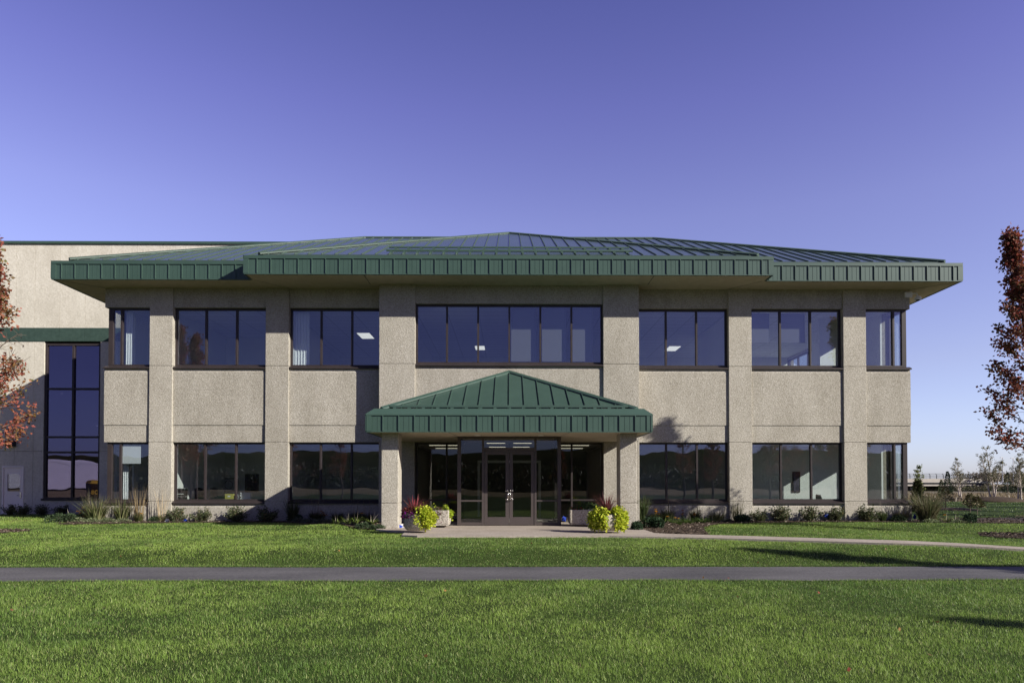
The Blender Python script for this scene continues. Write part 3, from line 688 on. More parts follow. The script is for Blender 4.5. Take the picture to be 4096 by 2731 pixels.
panelrow(dz1+.06,zj,AY+.002,'conc2','wall_panel',[(wx0,wx1)])
panelrow(wz0,dz1+.06,AY+.003,'conc2','wall_panel',[(wx0,wx1),(dx0,dx1)])
panelrow(-.4,wz0,AY+.004,'conc2','wall_panel',[(dx0,dx1)])
MB().box(AX0,AX1,AY-.07,AY+.4,top+.002,top+.12).build('parapet_cap', M['green'], A)
m = MB(); m.box(AX0,AX1,45,45.3,-.4,top); m.box(AX0,AX0+.3,AY+.29,45,-.4,top); m.box(AX1-.3,AX1,AY+.29,45,-.4,top); m.box(AX0,AX1,AY+.29,45.3,top-.4,top-.01); m.build('shell', M['conc2'], A)
m = MB(); m.box(wx0-3,wx1+3,AY+3.8,AY+3.9,-.2,9); m.box(wx0-3,wx0-2.9,AY+.3,AY+3.8,-.2,9); m.box(wx1+2.9,wx1+3,AY+.3,AY+3.8,-.2,9); m.box(wx0-3,wx1+3,AY+.3,AY+3.9,9,9.1); m.box(wx0-3,wx1+3,AY+.3,AY+3.9,-.2,-.1); m.build('stair_shaft', M['lobby'], A)
m = MB(); fy = AY+.06; fw = .1
m.box(wx0,wx1,fy,fy+.14,wz1-fw,wz1); m.box(wx0,wx1,fy,fy+.14,wz0,wz0+fw); m.box(wx0,wx0+fw,fy+.002,fy+.138,wz0+fw,wz1-fw); m.box(wx1-fw,wx1,fy+.002,fy+.138,wz0+fw,wz1-fw)
xm = at(287,1700,AY).x; m.box(xm-.045,xm+.045,fy-.01,fy+.13,wz0+fw,wz1-fw)
for v in (1554,1747,1808):
    z = at(287,v,AY).z; m.box(wx0+fw,wx1-fw,fy+.003,fy+.128,z-.045,z+.045)
m.box(wx0-.05,wx1+.05,fy-.12,fy-.001,wz0-.05,wz0+.05)
wo = m.build('window', M['bronze'], A); MB().box(wx0+.09,wx1-.09,fy+.07,fy+.078,wz0+.09,wz1-.09).build('pane', M['tintglass'], wo)
m = MB(); m.box(dx0,dx0+.06,AY-.03,AY+.2,dz0,dz1+.058); m.box(dx1-.06,dx1,AY-.03,AY+.2,dz0,dz1+.058); m.box(dx0+.06,dx1-.06,AY-.03,AY+.2,dz1-.01,dz1+.058); m.build('door_frame', M['doorp'], A)
lx0, lx1 = at(29,1930,AY).x, at(79,1930,AY).x; lz1, lz0 = at(50,1894,AY).z, at(50,1964,AY).z
m = MB(); a, b = dx0+.065, dx1-.065
m.box(a,lx0,AY+.02,AY+.07,dz0+.01,dz1-.015); m.box(lx1,b,AY+.02,AY+.07,dz0+.01,dz1-.015); m.box(lx0,lx1,AY+.021,AY+.069,dz0+.01,lz0); m.box(lx0,lx1,AY+.021,AY+.069,lz1,dz1-.015)
do = m.build('door', M['doorp'], A)
MB().box(lx0-.005,lx1+.005,AY+.04,AY+.05,lz0-.005,lz1+.005).build('pane', M['glass'], do)
m = MB(); m.box(lx0-.03,lx0,AY+.008,AY+.0195,lz0-.03,lz1+.03); m.box(lx1,lx1+.03,AY+.008,AY+.0195,lz0-.03,lz1+.03); m.box(lx0,lx1,AY+.009,AY+.0195,lz0-.03,lz0); m.box(lx0,lx1,AY+.009,AY+.0195,lz1,lz1+.03); m.build('lite_trim', M['doorp'], do)
hx_ = b-.09; hz = at(84,1979,AY).z; m = MB(); m.box(hx_-.03,hx_+.03,AY-.005,AY+.0195,hz-.14,hz+.14); m.tube((hx_,AY-.03,hz-.02),(hx_-.13,AY-.04,hz-.02),.013); m.tube((hx_,AY,hz-.02),(hx_,AY-.035,hz-.02),.014); m.build('handle', M['chrome'], do)
p = at(49,1774,AY); t = thing('wall_lamp', 'black wedge wall lamp above the taupe warehouse door', 'lamp', (p.x,AY,p.z))
m = MB(); m.prism([(0,0,-.14),(0,0,.14),(0,-.16,.14),(0,-.24,-.06),(0,-.22,-.12)],(-.19,0,0),(.19,0,0)); m.build('housing', M['black'], t, local=True, bevel=.015)
MB().box(-.14,.14,-.2,-.04,-.15,-.137).build('lens', M['white'], t, local=True)
for px, py, lab in ((247,1573,'small lit lamp in the tall warehouse window, upper left'),(300,1652,'lit lamp in the tall warehouse window beside its middle mullion'),(388,1701,'lit lamp in the tall warehouse window near its right edge')):
    p = at(px,py,35.0); t = thing('high_bay_lamp', lab, 'lamp', (p.x,35.0,p.z), 'lamps inside the warehouse')
    MB().lathe((0,0,0),[(.09,0),(.05,.09),(.02,.12)],12).build('reflector', M['white'], t, local=True); MB().lathe((0,0,-.03),[(.03,0),(.05,.028)],10).build('bulb', M['lamp'], t, local=True)
#@@PART3
# ================================================================== GROUND
def smooth(a, b, t): t = np.clip((t-a)/(b-a),0,1); return t*t*(3-2*t)
def zg(x, y):
    x = np.asarray(x, float); y = np.asarray(y, float)
    z = -.25+.19*smooth(13.15,15.0,y)-.15*smooth(9,13.5,x)*smooth(13.2,15,y)*(1-smooth(21.5,24,y))-.0058*np.clip(y-45,0,260)
    z = z+.12*np.exp(-((x+5.4)/1.3)**2-((y-22.0)/1.1)**2)
    return z+.006*np.sin(x*.9)*np.sin(y*.7)
g = np.concatenate([-np.geomspace(4000,70,14), np.linspace(-60,-32,8), np.arange(-30,60,.9), np.geomspace(62,4000,26)])
xs = np.concatenate([-np.geomspace(4000,45,16), np.arange(-42,45,1.5), np.geomspace(48,4000,18)])
GX, GY = np.meshgrid(xs, g); V = np.stack([GX,GY,zg(GX,GY)-.06*(GY<24)*(GY>-44)*(np.abs(GX)<41)],-1).reshape(-1,3)
nx, ny = len(xs), len(g); ii = (np.arange(ny-1)[:,None]*nx+np.arange(nx-1)[None]).ravel()
ground = npmesh('ground', V, [np.stack([ii,ii+1,ii+nx+1,ii+nx],1)], M['field'], smooth=True); tag(ground, kind='structure')
def sheet(name, poly, m, dz=0.0, step=.5, kind='structure', flat=None, skirt=.0):
    """ground-hugging sheet over a polygon (list of xy), triangulated on a grid-free fan by strips in y"""
    P = np.array(poly, float); y0, y1 = P[:,1].min(), P[:,1].max(); x0, x1 = P[:,0].min(), P[:,0].max()
    import bmesh
    bm = bmesh.new(); vs = [bm.verts.new((p[0],p[1],0)) for p in P]; bm.faces.new(vs)
    for k in range(1, int((y1-y0)/step)+1): 
        geo = bm.verts[:]+bm.edges[:]+bm.faces[:]; bmesh.ops.bisect_plane(bm, geom=geo, plane_co=(0,y0+k*step,0), plane_no=(0,1,0))
    for k in range(1, int((x1-x0)/(step*3))+1):
        geo = bm.verts[:]+bm.edges[:]+bm.faces[:]; bmesh.ops.bisect_plane(bm, geom=geo, plane_co=(x0+k*step*3,0,0), plane_no=(1,0,0))
    for v in bm.verts: v.co.z = (flat if flat is not None else float(zg(v.co.x,v.co.y)))+dz
    if skirt:
        r = bmesh.ops.extrude_face_region(bm, geom=bm.faces[:]); 
        for e in r['geom']:
            if isinstance(e, bmesh.types.BMVert): e.co.z -= skirt
    bmesh.ops.recalc_face_normals(bm, faces=bm.faces)
    me = bpy.data.meshes.new(name); bm.to_mesh(me); bm.free(); me.materials.append(m)
    o = link(name, me); tag(o, kind=kind); return o
PATH0, PATH1 = 11.25, 13.05
WALK = [(-2.85,18.1),(-2.4,17.85),(2.6,17.80),(4.2,17.35),(5.9,16.72),(8.8,15.6),(11.6,14.75),(17,13.9),(17,14.75),(11.8,15.6),(9.0,16.55),(6.2,17.72),(4.3,18.55),(4.0,18.9),(4.0,21.7),(3.36,24.0),(1.7,24.2),(1.7,25.1),(-1.7,25.1),(-1.7,24.2),(-3.36,24.0),(-3.95,21.7),(-3.95,20.3),(-2.95,19.4)]
BEDL = [(-15.8,25.65),(-15.8,23.9),(-15.1,23.35),(-13.6,24.0),(-12.2,24.55),(-9.5,24.72),(-8.0,24.5),(-6.6,23.2),(-5.4,21.7),(-4.4,20.6),(-3.4,20.35),(-3.0,20.0),(-2.95,20.6),(-3.30,21.4),(-3.4,25.1),(-3.45,25.6)]
BEDR = [(3.45,25.6),(3.4,25.0),(3.4,21.6),(4.0,21.0),(4.05,18.95),(5.1,18.35),(5.5,18.7),(5.75,20.0),(6.2,21.8),(7.2,23.6),(9.0,24.5),(12,24.7),(15.0,24.55),(16.2,24.0),(18.0,23.9),(19.2,24.6),(19.0,26.2),(15.8,26.4),(15.2,25.65)]
def circ(cx, cy, r, n=24, e=.12, s=1):
    rr = random.Random(s); return [(cx+r*(1+rr.uniform(-e,e))*math.cos(2*math.pi*k/n), cy+r*(1+rr.uniform(-e,e))*math.sin(2*math.pi*k/n)) for k in range(n)]
TL, TRr = (-15.15,20.0), (15.72,20.25)
RINGL, RINGR = circ(*TL,1.0), circ(TRr[0]-.3,TRr[1]-.3,1.45,s=2)
LAWN = [(-40,-45),(40,-45),(40,23.9),(19,23.8),(15.2,25.6),(-15.4,25.8),(-15.4,31.6),(-40,31.6)]
sheet('lawn', LAWN, M['soil'], .0, .4)
sheet('asphalt_path', [(-60,PATH0),(60,PATH0-.1),(60,PATH1-.1),(0,PATH1),(-60,PATH1+.05)], M['asph'], .012, .6)
sheet('walkway', WALK, M['walk'], .052, .4, skirt=.1)
sheet('mulch_bed', BEDL, M['mulch'], .022, .4); sheet('mulch_bed', BEDR, M['mulch'], .026, .4)
sheet('mulch_ring', RINGL, M['mulch'], .022, .4); sheet('mulch_ring', RINGR, M['mulch'], .024, .4)
sheet('dirt_bed', [(18.4,24.3),(26,24.0),(45,24.0),(45,28.2),(30,28.6),(20.5,28.0),(17.0,27.2),(16.5,26.6)], M['dirt'], .012, 1)
sheet('far_lawn', [(15.3,26.0),(19,28.1),(30,28.7),(48,28.3),(95,58),(20,56),(15.3,48)], M['soil'], .006, 1.5)
sheet('far_road', [(60,120),(400,95),(400,103),(60,128)], M['road'], .12, 6)
sheet('far_road', [(50,168),(500,150),(500,160),(50,176)], M['road'], .12, 8)

# ---- point in polygon (numpy)
def inpoly(x, y, poly):
    r = np.zeros(len(x), bool); n = len(poly)
    for i in range(n):
        x0, y0 = poly[i]; x1, y1 = poly[(i+1)%n]
        c = ((y0 > y) != (y1 > y)); 
        if y1 != y0: r ^= c & (x < (x1-x0)*(y-y0)/(y1-y0)+x0)
    return r
rng = np.random.default_rng(11)
def vnoise(x, y, s, seed):
    """cheap smooth value noise"""
    r = np.random.default_rng(seed).random((64,64)); u = x/s; v = y/s; i = np.floor(u).astype(int); j = np.floor(v).astype(int); fu = u-i; fv = v-j
    fu = fu*fu*(3-2*fu); fv = fv*fv*(3-2*fv); a = lambda p, q: r[p%64,q%64]
    return (a(i,j)*(1-fu)+a(i+1,j)*fu)*(1-fv)+(a(i,j+1)*(1-fu)+a(i+1,j+1)*fu)*fv
def scatter(n, x0, x1, y0, y1):
    x = rng.uniform(x0,x1,n); y = rng.uniform(y0,y1,n); return x, y
def lawn_ok(x, y):
    ok = inpoly(x, y, LAWN)
    for P in (WALK,BEDL,BEDR,RINGL,RINGR): ok &= ~inpoly(x, y, P)
    ok &= ~((y > PATH0-.02-.0*x) & (y < PATH1+.02)); ok &= ~((np.abs(x) < 3.95) & (y > 20.7))
    ok &= ~((np.abs(x) < 15.3) & (y > 25.5))
    return ok
VV = []; QQ = []; TT = []; CC = []; off = 0
def grass_zone(y0, y1, dens, hgt, wid, marg, segs=2, fan=.80, cent=0.0):
    global off
    xm = y1*fan+marg; n = int(dens*2*xm*(y1-y0)); x, y = scatter(n,-xm,xm,y0,y1)
    k = (np.abs(x) < y*fan+marg) & lawn_ok(x,y); x = x[k]; y = y[k]; n = len(x)
    if n == 0: return
    pn = vnoise(x,y,1.5,1)*.55+vnoise(x,y,.5,2)*.3+vnoise(x,y,3.6,3)*.45-.09
    keep = rng.random(n) < .12+.80*vnoise(x,y,.31,4)+.30*vnoise(x,y,.12,14)+.25*vnoise(x,y,1.1,15); x = x[keep]; y = y[keep]; pn = pn[keep]; n = len(x)
    B = np.stack([x,y,zg(x,y)-.008],1)
    L = hgt*rng.uniform(.5,1.3,n)*(.55+.6*vnoise(x,y,.45,7)+.25*vnoise(x,y,.14,17)); W = wid*rng.uniform(.7,1.3,n)
    az = rng.uniform(0,2*math.pi,n)+.0; l0 = np.abs(rng.normal(.10,.2,n)); l1 = l0+np.abs(rng.normal(.55,.35,n))
    V, P, m = blade_geo(B, az, L, l0, l1, W, rng, segs)
    base = np.array([.305,.440,.085]); dry = np.array([.47,.52,.19]); deep = np.array([.145,.250,.050])
    t = np.clip((pn-.33)/.5,0,1)[:,None]; c = deep*(1-t)+base*t; c = np.where(rng.random((n,1)) < .10, dry, c)*(1+rng.normal(0,.2,(n,1)))
    straw = rng.random((n,1)) < .018; c = np.where(straw, np.array([.33,.28,.14]), c)
    VV.append(V); CC.append(np.repeat(c,m,0))
    for p in P: (QQ if p.shape[1] == 4 else TT).append(p+off)
    off += len(V)
grass_zone(4.2,7.0,6500,.044,.0038,2.6,2)
grass_zone(7.0,PATH0,3600,.045,.0048,2.8,2)
grass_zone(PATH1,18.0,1900,.046,.0066,2.8,2)
grass_zone(18.0,26.0,950,.048,.010,2.0,2)
grass_zone(26.0,31.6,260,.060,.018,3.0,2)
# longer fringe along the far edge of the asphalt, the lip of the upper lawn and the walk
def fringe(n, x0, x1, yf, hgt, wid):
    global off
    x = rng.uniform(x0,x1,n); y = yf(x)+np.abs(rng.normal(0,.05,n)); B = np.stack([x,y,zg(x,y)-.01],1)
    L = hgt*rng.uniform(.6,1.2,n); az = rng.uniform(0,2*math.pi,n); l0 = np.abs(rng.normal(.2,.2,n)); l1 = l0+np.abs(rng.normal(.6,.3,n))
    V, P, m = blade_geo(B,az,L,l0,l1,wid*rng.uniform(.7,1.3,n),rng,2)
    c = pick([(.12,.20,.045,3),(.16,.25,.06,2),(.36,.31,.18,.6)],n,rng,.2); VV.append(V); CC.append(np.repeat(c,m,0))
    for p in P: (QQ if p.shape[1] == 4 else TT).append(p+off)
    off += len(V)
wob = lambda x: .10*(vnoise(x+50,x*0,.45,21)-.5)+.08*(vnoise(x+50,x*0,2.3,22)-.5)
fringe(20000,-13,13,lambda x: PATH1+.0+wob(x),.075,.0075); fringe(14000,-11,11,lambda x: PATH0-.09+wob(x),.055,.006)
lg = npmesh('lawn_grass', np.concatenate(VV), [np.concatenate(QQ),np.concatenate(TT)], M['grass'], None, np.concatenate(CC)); tag(lg, 'mown green lawn grass in front of the office', 'grass', kind='stuff')
# rough ground cover in the distance on the right
VV, QQ, TT, CC, off = [], [], [], [], 0
def rough(n, x0, x1, y0, y1, hgt, wid, pal, test=None):
    global off
    x, y = scatter(n,x0,x1,y0,y1)
    if test is not None: k = test(x,y); x = x[k]; y = y[k]
    n = len(x); B = np.stack([x,y,zg(x,y)],1); L = hgt*rng.uniform(.5,1.3,n); az = rng.uniform(0,6.283,n); l0 = np.abs(rng.normal(.1,.2,n))
    V, P, m = blade_geo(B,az,L,l0,l0+.6,wid*rng.uniform(.6,1.4,n),rng,2); c = pick(pal,n,rng,.22); VV.append(V); CC.append(np.repeat(c,m,0))
    for p in P: (QQ if p.shape[1] == 4 else TT).append(p+off)
    off += len(V)
FARL = [(15.5,28.8),(30,28.9),(48,28.6),(70,46),(60,54),(22,54),(15.5,48)]
rough(30000,15.5,60,28.3,54,.07,.03,[(.12,.19,.045,3),(.08,.13,.03,2),(.18,.22,.08,1)],lambda x,y: inpoly(x,y,FARL) & (vnoise(x*.35,y,1.6,9)+.3*vnoise(x,y,.7,19) > .38))
rough(16000,20,120,54,110,.5,.10,[(.24,.18,.10,3),(.30,.24,.15,2),(.15,.13,.07,1)])
fg = npmesh('field_grass', np.concatenate(VV), [np.concatenate(QQ),np.concatenate(TT)], M['grass'], None, np.concatenate(CC)); tag(fg, 'rough grass and dry field in the distance on the right', 'grass', kind='stuff')
# wood chips
def chips(name, label, polys, n):
    X = []; 
    for P in polys:
        a = np.array(P); k = int(n*(a[:,0].ptp() if hasattr(a,'ptp') else np.ptp(a[:,0]))*np.ptp(a[:,1])/100)+200
        x, y = scatter(k,a[:,0].min(),a[:,0].max(),a[:,1].min(),a[:,1].max()); q = inpoly(x,y,P); X.append(np.stack([x[q],y[q]],1))
    X = np.concatenate(X); n = len(X); C = np.stack([X[:,0],X[:,1],zg(X[:,0],X[:,1])+.03+rng.uniform(0,.03,n)],1)
    ax = np.stack([rng.normal(size=n),rng.normal(size=n),rng.normal(0,.25,n)],1)
    V, P = leaf_geo(C,ax,rng.uniform(.03,.11,n),rng.uniform(.006,.016,n),rng,.1)
    c = pick([(.075,.055,.04,4),(.14,.105,.078,3),(.32,.265,.21,1.4),(.04,.03,.024,3)],n,rng,.25)
    o = npmesh(name,V,P,M['chip'],None,np.repeat(c,4,0)); tag(o,label,'mulch',kind='stuff')
chips('mulch_chips','wood chip mulch in the beds along the office wall',[BEDL,BEDR],9000)
chips('mulch_chips','wood chip mulch ring under the left edge maple',[RINGL],22000)
chips('mulch_chips','wood chip mulch ring under the right edge maple',[RINGR],22000)
n = 5000; x, y = scatter(n,16.5,45,24.2,28.2); C = np.stack([x,y,zg(x,y)+.01],1)
V, P = leaf_geo(C,np.stack([rng.normal(size=n),rng.normal(size=n),rng.normal(0,.5,n)],1),rng.uniform(.03,.12,n),rng.uniform(.01,.04,n),rng,.3)
tag(npmesh('dirt_clods',V,P,M['chip'],None,np.repeat(pick([(.06,.045,.038,3),(.12,.095,.08,1)],n,rng,.2),4,0)),'crumbly bare dirt beyond the right corner of the office','dirt',kind='stuff')
# fallen leaves on the lawn
n = 46; x, y = scatter(400,-10,10,5,22); k = lawn_ok(x,y); x = x[k][:n]; y = y[k][:n]; n = len(x)
V, P = leaf_geo(np.stack([x,y,zg(x,y)+.055],1),np.stack([rng.normal(size=n),rng.normal(size=n),rng.normal(0,.15,n)],1),.05,.022,rng,.2)
tag(npmesh('fallen_leaves',V,P,M['leaf'],None,np.repeat(pick([(.24,.05,.03),(.35,.2,.06),(.2,.1,.05)],n,rng,.2),4,0)),'scattered fallen autumn leaves on the lawn','leaves',kind='stuff')

# ================================================================== TREES
def maple(name, loc, H, cb, Rr, pal, seed, label, group=None, nlimb=34, per=15, lean=(0,0), leaf=.11, spread=.095, gap=None):
    rg = np.random.default_rng(seed); t = thing(name, label, 'tree', loc, group)
    S = []; tips = []
    def trunk_at(z): f = z/H; return np.array([lean[0]*max(f,0)**2.3+.05*math.sin(3*f+seed), lean[1]*f+.05*math.cos(2.3*f+seed), z])
    zz = np.linspace(-.12,H*.96,14); r0 = .03+.0095*H
    for a, b in zip(zz[:-1],zz[1:]): S.append([*trunk_at(a),*trunk_at(b),max(.010,r0*(1-a/H)**.8*(1.25 if a < .1 else 1)),max(.008,r0*(1-b/H)**.8)])
    for i in range(nlimb):
        f = (i+.5)/nlimb; z = cb*.92+(H*.97-cb*.92)*f**.95; az = i*2.39996+rg.normal(0,.3)
        prof = min(1,.66+2.2*f)*(1-f)**1.12+.06; L = Rr*prof*rg.uniform(.72,1.22); el = R(22+38*f)+rg.normal(0,.10)
        p = trunk_at(z); d = np.array([math.cos(az)*math.cos(el),math.sin(az)*math.cos(el),math.sin(el)]); k = 6; pts = [p]
        for s in range(k):
            d = nrm(d+np.array([0,0,.06])+rg.normal(0,.09,3)); q = p+d*L/k
            rr = .006+.018*(1-s/k)*(L/Rr); S.append([*p,*q,rr,rr*.8]); p = q; pts.append(p)
            if s >= 1:
                for _ in range(2+(s > 2)):
                    td = nrm(d*.7+rg.normal(0,.62,3)+np.array([0,0,.12])); tl = L*rg.uniform(.14,.34)*(1.15-.5*s/k)+.08; e = p+td*tl
                    S.append([*p,*e,.006,.003]); tips.append((p,e,s/k))
            tips.append((pts[-2],p,s/k))
        tips.append((p,p+d*.12,1))
    V, P = tubes_geo(S,6); npmesh('trunk', V, P, M['bark'], t, smooth=True)
    C = []; A_ = []; cc = []
    for a, b, s in tips:
        if s < .2 and rg.random() < .6: continue
        n = rg.integers(int(per*.5),int(per*1.3)); u = rg.uniform(.15,1.1,(n,1)); c = a+(b-a)*u+rg.normal(0,spread,(n,3)); C.append(c)
        A_.append(nrm(b-a)*.5+rg.normal(0,.7,(n,3))+np.array([0,0,-.25])); cc.append(np.clip(pick(pal,1,rg,.0)*.62+pick(pal,n,rg,.2)*.38,.005,1))
    C = np.concatenate(C); A_ = np.concatenate(A_); cc = np.concatenate(cc); n = len(C)
    if gap:
        rr_ = np.hypot(C[:,0],C[:,1]); kp = ~((C[:,2] > gap[0]+.25*np.sin(C[:,0]*5)) & (C[:,2] < gap[1]+.2*np.sin(C[:,1]*4)) & (rg.random(len(C)) < np.clip(.75+.3*rr_,0,.96))); C = C[kp]; A_ = A_[kp]; cc = cc[kp]; n = len(C)
    V, P = leaf_geo(C,A_,leaf*rg.uniform(.6,1.25,n),leaf*.36*rg.uniform(.7,1.2,n),rg,.35)
    npmesh('crown', V, P, M['leaf'], t, np.repeat(cc,4,0)); return t
PALL = [(.40,.12,.085,3),(.30,.12,.06,2.2),(.16,.15,.045,2.4),(.45,.22,.09,1.0),(.24,.06,.05,1.6)]
PALR = [(.27,.060,.042,3),(.11,.09,.034,2),(.36,.12,.07,2),(.07,.05,.028,1.4),(.42,.22,.16,.8)]
tl = maple('maple_tree', (*TL,-.06), 8.75, 2.5, 1.42, PALL, 3, 'orange and green maple at the left edge of the lawn in a mulch ring', 'maples', nlimb=38, per=12, spread=.095, gap=(5.0,5.9))
tr = maple('maple_tree', (*TRr,-.20), 9.25, 2.35, 1.60, PALR, 8, 'dark red maple at the right edge of the lawn in a mulch ring', 'maples', lean=(-.75,0), nlimb=46, per=14, spread=.085)
# more of the same avenue outside the frame: they throw the shadows on the lawn and stand mirrored in the windows
for loc, rz, sc, src, lab in (((21.5,6.1,-.25),1.1,1.03,tr,'dark red maple in front of the right end of the building'),((20.0,-.7,-.25),2.7,.97,tr,'dark red maple beside the camera lawn on the right'),
        ((-18.9,10.2,-.25),.6,1.22,tl,'tall orange maple mirrored in the upper left window'),((-30.5,-14,-.25),2.0,1.0,tl,'orange maple mirrored in the lower left office window'),((-20.5,-12,-.25),3.3,.85,tl,'orange maple mirrored at the left of the third lower window'),((-16.5,-15,-.25),.3,.9,tl,'orange maple mirrored at the right of the third lower window'),((-24.5,-20,-.25),4.3,.95,tl,'orange maple mirrored between the lower left windows'),
        ((16.5,-13,-.25),4.1,.9,tl,'orange maple mirrored in the lower window right of the canopy'),((20.5,-17,-.25),5.0,.9,tr,'dark red maple mirrored right of the canopy'),((27.5,-14,-.25),5.6,.95,tl,'orange maple mirrored in the lower right office window'),((6,-30,-.25),1.6,.8,tl,'orange maple mirrored faintly in the entrance doors')):
    dup(tr if src is tr else tl, loc, rz, lab, 'maples', sc)

# ---- things behind the viewer, seen mirrored in the glass
hx = np.linspace(-420,420,85); hh = 9.6+2.2*vnoise(hx+500,hx*0+3,60,5)+.7*vnoise(hx+500,hx*0+3,14,6)
V = []; 
for x, h in zip(hx,hh): V += [(x,-150,-1),(x,-158,h*.7),(x,-170,h),(x,-260,h*.9),(x,-330,-1)]
hm = MB(); hm.v = V; hm.f = [(i*5+k,i*5+k+1,i*5+k+6,i*5+k+5) for i in range(84) for k in range(4)]; tag(hm.build('hills', M['hill'], smooth=True), kind='structure')
n = 30000; a = rng.uniform(-330,330,n); h0 = 5.2+2.5*vnoise(a+500,a*0,16,5); z = rng.uniform(0,1,n)**.9*h0
C = np.stack([a,-146+rng.normal(0,4,n),z-.3],1); V, P = leaf_geo(C,rng.normal(size=(n,3)),rng.uniform(.5,1.1,n),rng.uniform(.25,.5,n),rng)
tag(npmesh('far_woods',V,P,M['leaf'],None,np.repeat(pick([(.035,.05,.02,3),(.08,.05,.02,1),(.05,.035,.02,1)],n,rng,.2),4,0)),'dark far treeline mirrored in the lower windows','woods',kind='stuff')
t = thing('cargo_trailer','long white trailer mirrored in the lower warehouse window','trailer',(-49.5,-9,-.25),rz=R(127))
m = MB(); m.box(-9,8.2,-1.3,1.3,1.1,4.0); m.build('box_body', M['trailer'], t, local=True, bevel=.05)
m = MB(); m.box(-8.8,8,-1,1,.95,1.09); m.build('chassis', M['black'], t, local=True)
for x in (-7,-5.8,6.2):
    for y in (-1.05,1.05): MB().prism([(x+.5*math.cos(k*.393),0,.5+.5*math.sin(k*.393)) for k in range(16)],(0,y-.15,0),(0,y+.15,0)).build('wheel', M['tyre'], t, local=True)
for y in (-1.32,1.301): m = MB(); m.box(-8.6,7.8,y,y+.019,3.7,3.85); m.build('side_rail', M['pole'], t, local=True)
t = thing('parcel_drop_box','brown parcel drop box with gold lettering mirrored at the right edge of the warehouse window','drop box',(-25.15,22,-.06),rz=R(-53))
m = MB(); m.prism([(-.38,0,.06),(.38,0,.06),(.38,0,1.42),(.30,0,1.52),(0,0,1.56),(-.30,0,1.52),(-.38,0,1.42)],(0,-.3,0),(0,.3,0)); m.build('body', M['brown'], t, local=True, bevel=.01)
m = MB(); m.prism([(-.39,0,1.425),(.39,0,1.425),(.31,0,1.60),(0,0,1.67),(-.31,0,1.60)],(0,-.31,0),(0,.31,0)); m.build('cap', M['gold'], t, local=True)
m = MB(); m.box(-.33,.33,-.25,.25,0,.059); m.build('plinth', M['black'], t, local=True)
fo = bpy.data.curves.new('lettering','FONT'); fo.body = 'ups'; fo.size = .52; fo.extrude = .004; fo.align_x = 'CENTER'; fo.offset = .012
to = bpy.data.objects.new('lettering', fo); COL.objects.link(to); bpy.context.view_layer.update()
me = bpy.data.meshes.new_from_object(to.evaluated_get(bpy.context.evaluated_depsgraph_get())); bpy.data.objects.remove(to)
me.name = 'lettering'; me.materials.clear(); me.materials.append(M['gold'])
lo = link('lettering', me, t); lo.location = (0,.306,.78); lo.rotation_euler = (R(90),0,R(180))

# ================================================================== BACKGROUND ON THE RIGHT
BY = 220.0
bz = lambda py: at(3800,py,BY).z
bx = lambda px: at(px,1930,BY).x
t = thing('overpass_bridge','pale concrete road bridge far behind the right corner of the office','bridge',(bx(3700),BY,-1.2))
x0, x1 = bx(3380), bx(3945)
m = MB(); m.box(x0,bx(3990),BY-.2,BY+.2,bz(1929),bz(1914)); m.build('parapet', M['bridgec'], t)
m = MB(); m.box(x0,x1,BY+.4,BY+11,bz(1938),bz(1929.5)); m.build('deck_girder', M['bridged'], t)
m = MB(); m.box(x0,bx(3930),BY-.05,BY+.35,bz(1943),bz(1937)); m.build('girder', M['bridgec'], t)
m = MB(); m.box(x1-.5,x1+1.5,BY+.3,BY+11,-1.5,bz(1929.5)); m.build('abutment', M['bridged'], t)
m = MB(); m.box(bx(3560),bx(3566),BY+2,BY+9,-1.5,bz(1938)); m.build('pier', M['bridgec'], t)
m = MB(); a, b = bx(3712), bx(3760); m.prism([(a,0,bz(1963)),(b,0,bz(1960)),(b,0,bz(1944)),(bx(3730),0,bz(1944))],(0,BY+9,0),(0,BY+11,0)); m.build('slope_paving', M['white'], t)
m = MB(); m.box(x0,x1,BY+11.2,BY+11.6,-2.5,bz(1938)); m.build('underpass_shade', M['bridged'], t)  # dark sheet closing the underpass, its colour standing for shade below the deck
ft = thing('bridge_fence','dark metal safety fence with curved posts along the top of the bridge','fence',(bx(3700),BY,bz(1914)))
zt, zb_ = bz(1893.5), bz(1914)
xa, xb = bx(3560), bx(3990)
m = MB()
for zf in (0,.45,1): m.box(xa,xb,BY-.02,BY+.02,zb_+(zt-zb_)*zf-.05,zb_+(zt-zb_)*zf+.03)
m.build('rail', M['fence'], ft)
nsp = int((xb-xa)/2.17); post = None
for k in range(nsp+1):
    x = xa+k*2.17
    if post is None:
        m = MB(); h_ = zt-zb_; m.box(-.08,.08,-.08,.08,0,h_*.7)
        m.prism([(-.08,0,h_*.7),(.08,0,h_*.7),(-.12,0,h_*.93),(-.38,0,h_),(-.46,0,h_*.96),(-.26,0,h_*.88)],(0,-.06,0),(0,.06,0)); post = m.build('post', M['fence'], ft, local=True); post.location = Vector((x,BY,zb_))-ORG[ft.name]
    else:
        c = post.copy(); COL.objects.link(c); c.location = Vector((x,BY,zb_))-ORG[ft.name]
m = MB()
for k in range(int((xb-xa)/.35)): m.box(xa+k*.35-.012,xa+k*.35+.012,BY-.01,BY+.01,zb_,zt-.1)
for k in range(1,9): m.box(xa,xb,BY-.012,BY+.012,zb_+(zt-zb_)*k/9-.012,zb_+(zt-zb_)*k/9+.012)
m.build('wire_mesh', M['fence'], ft)
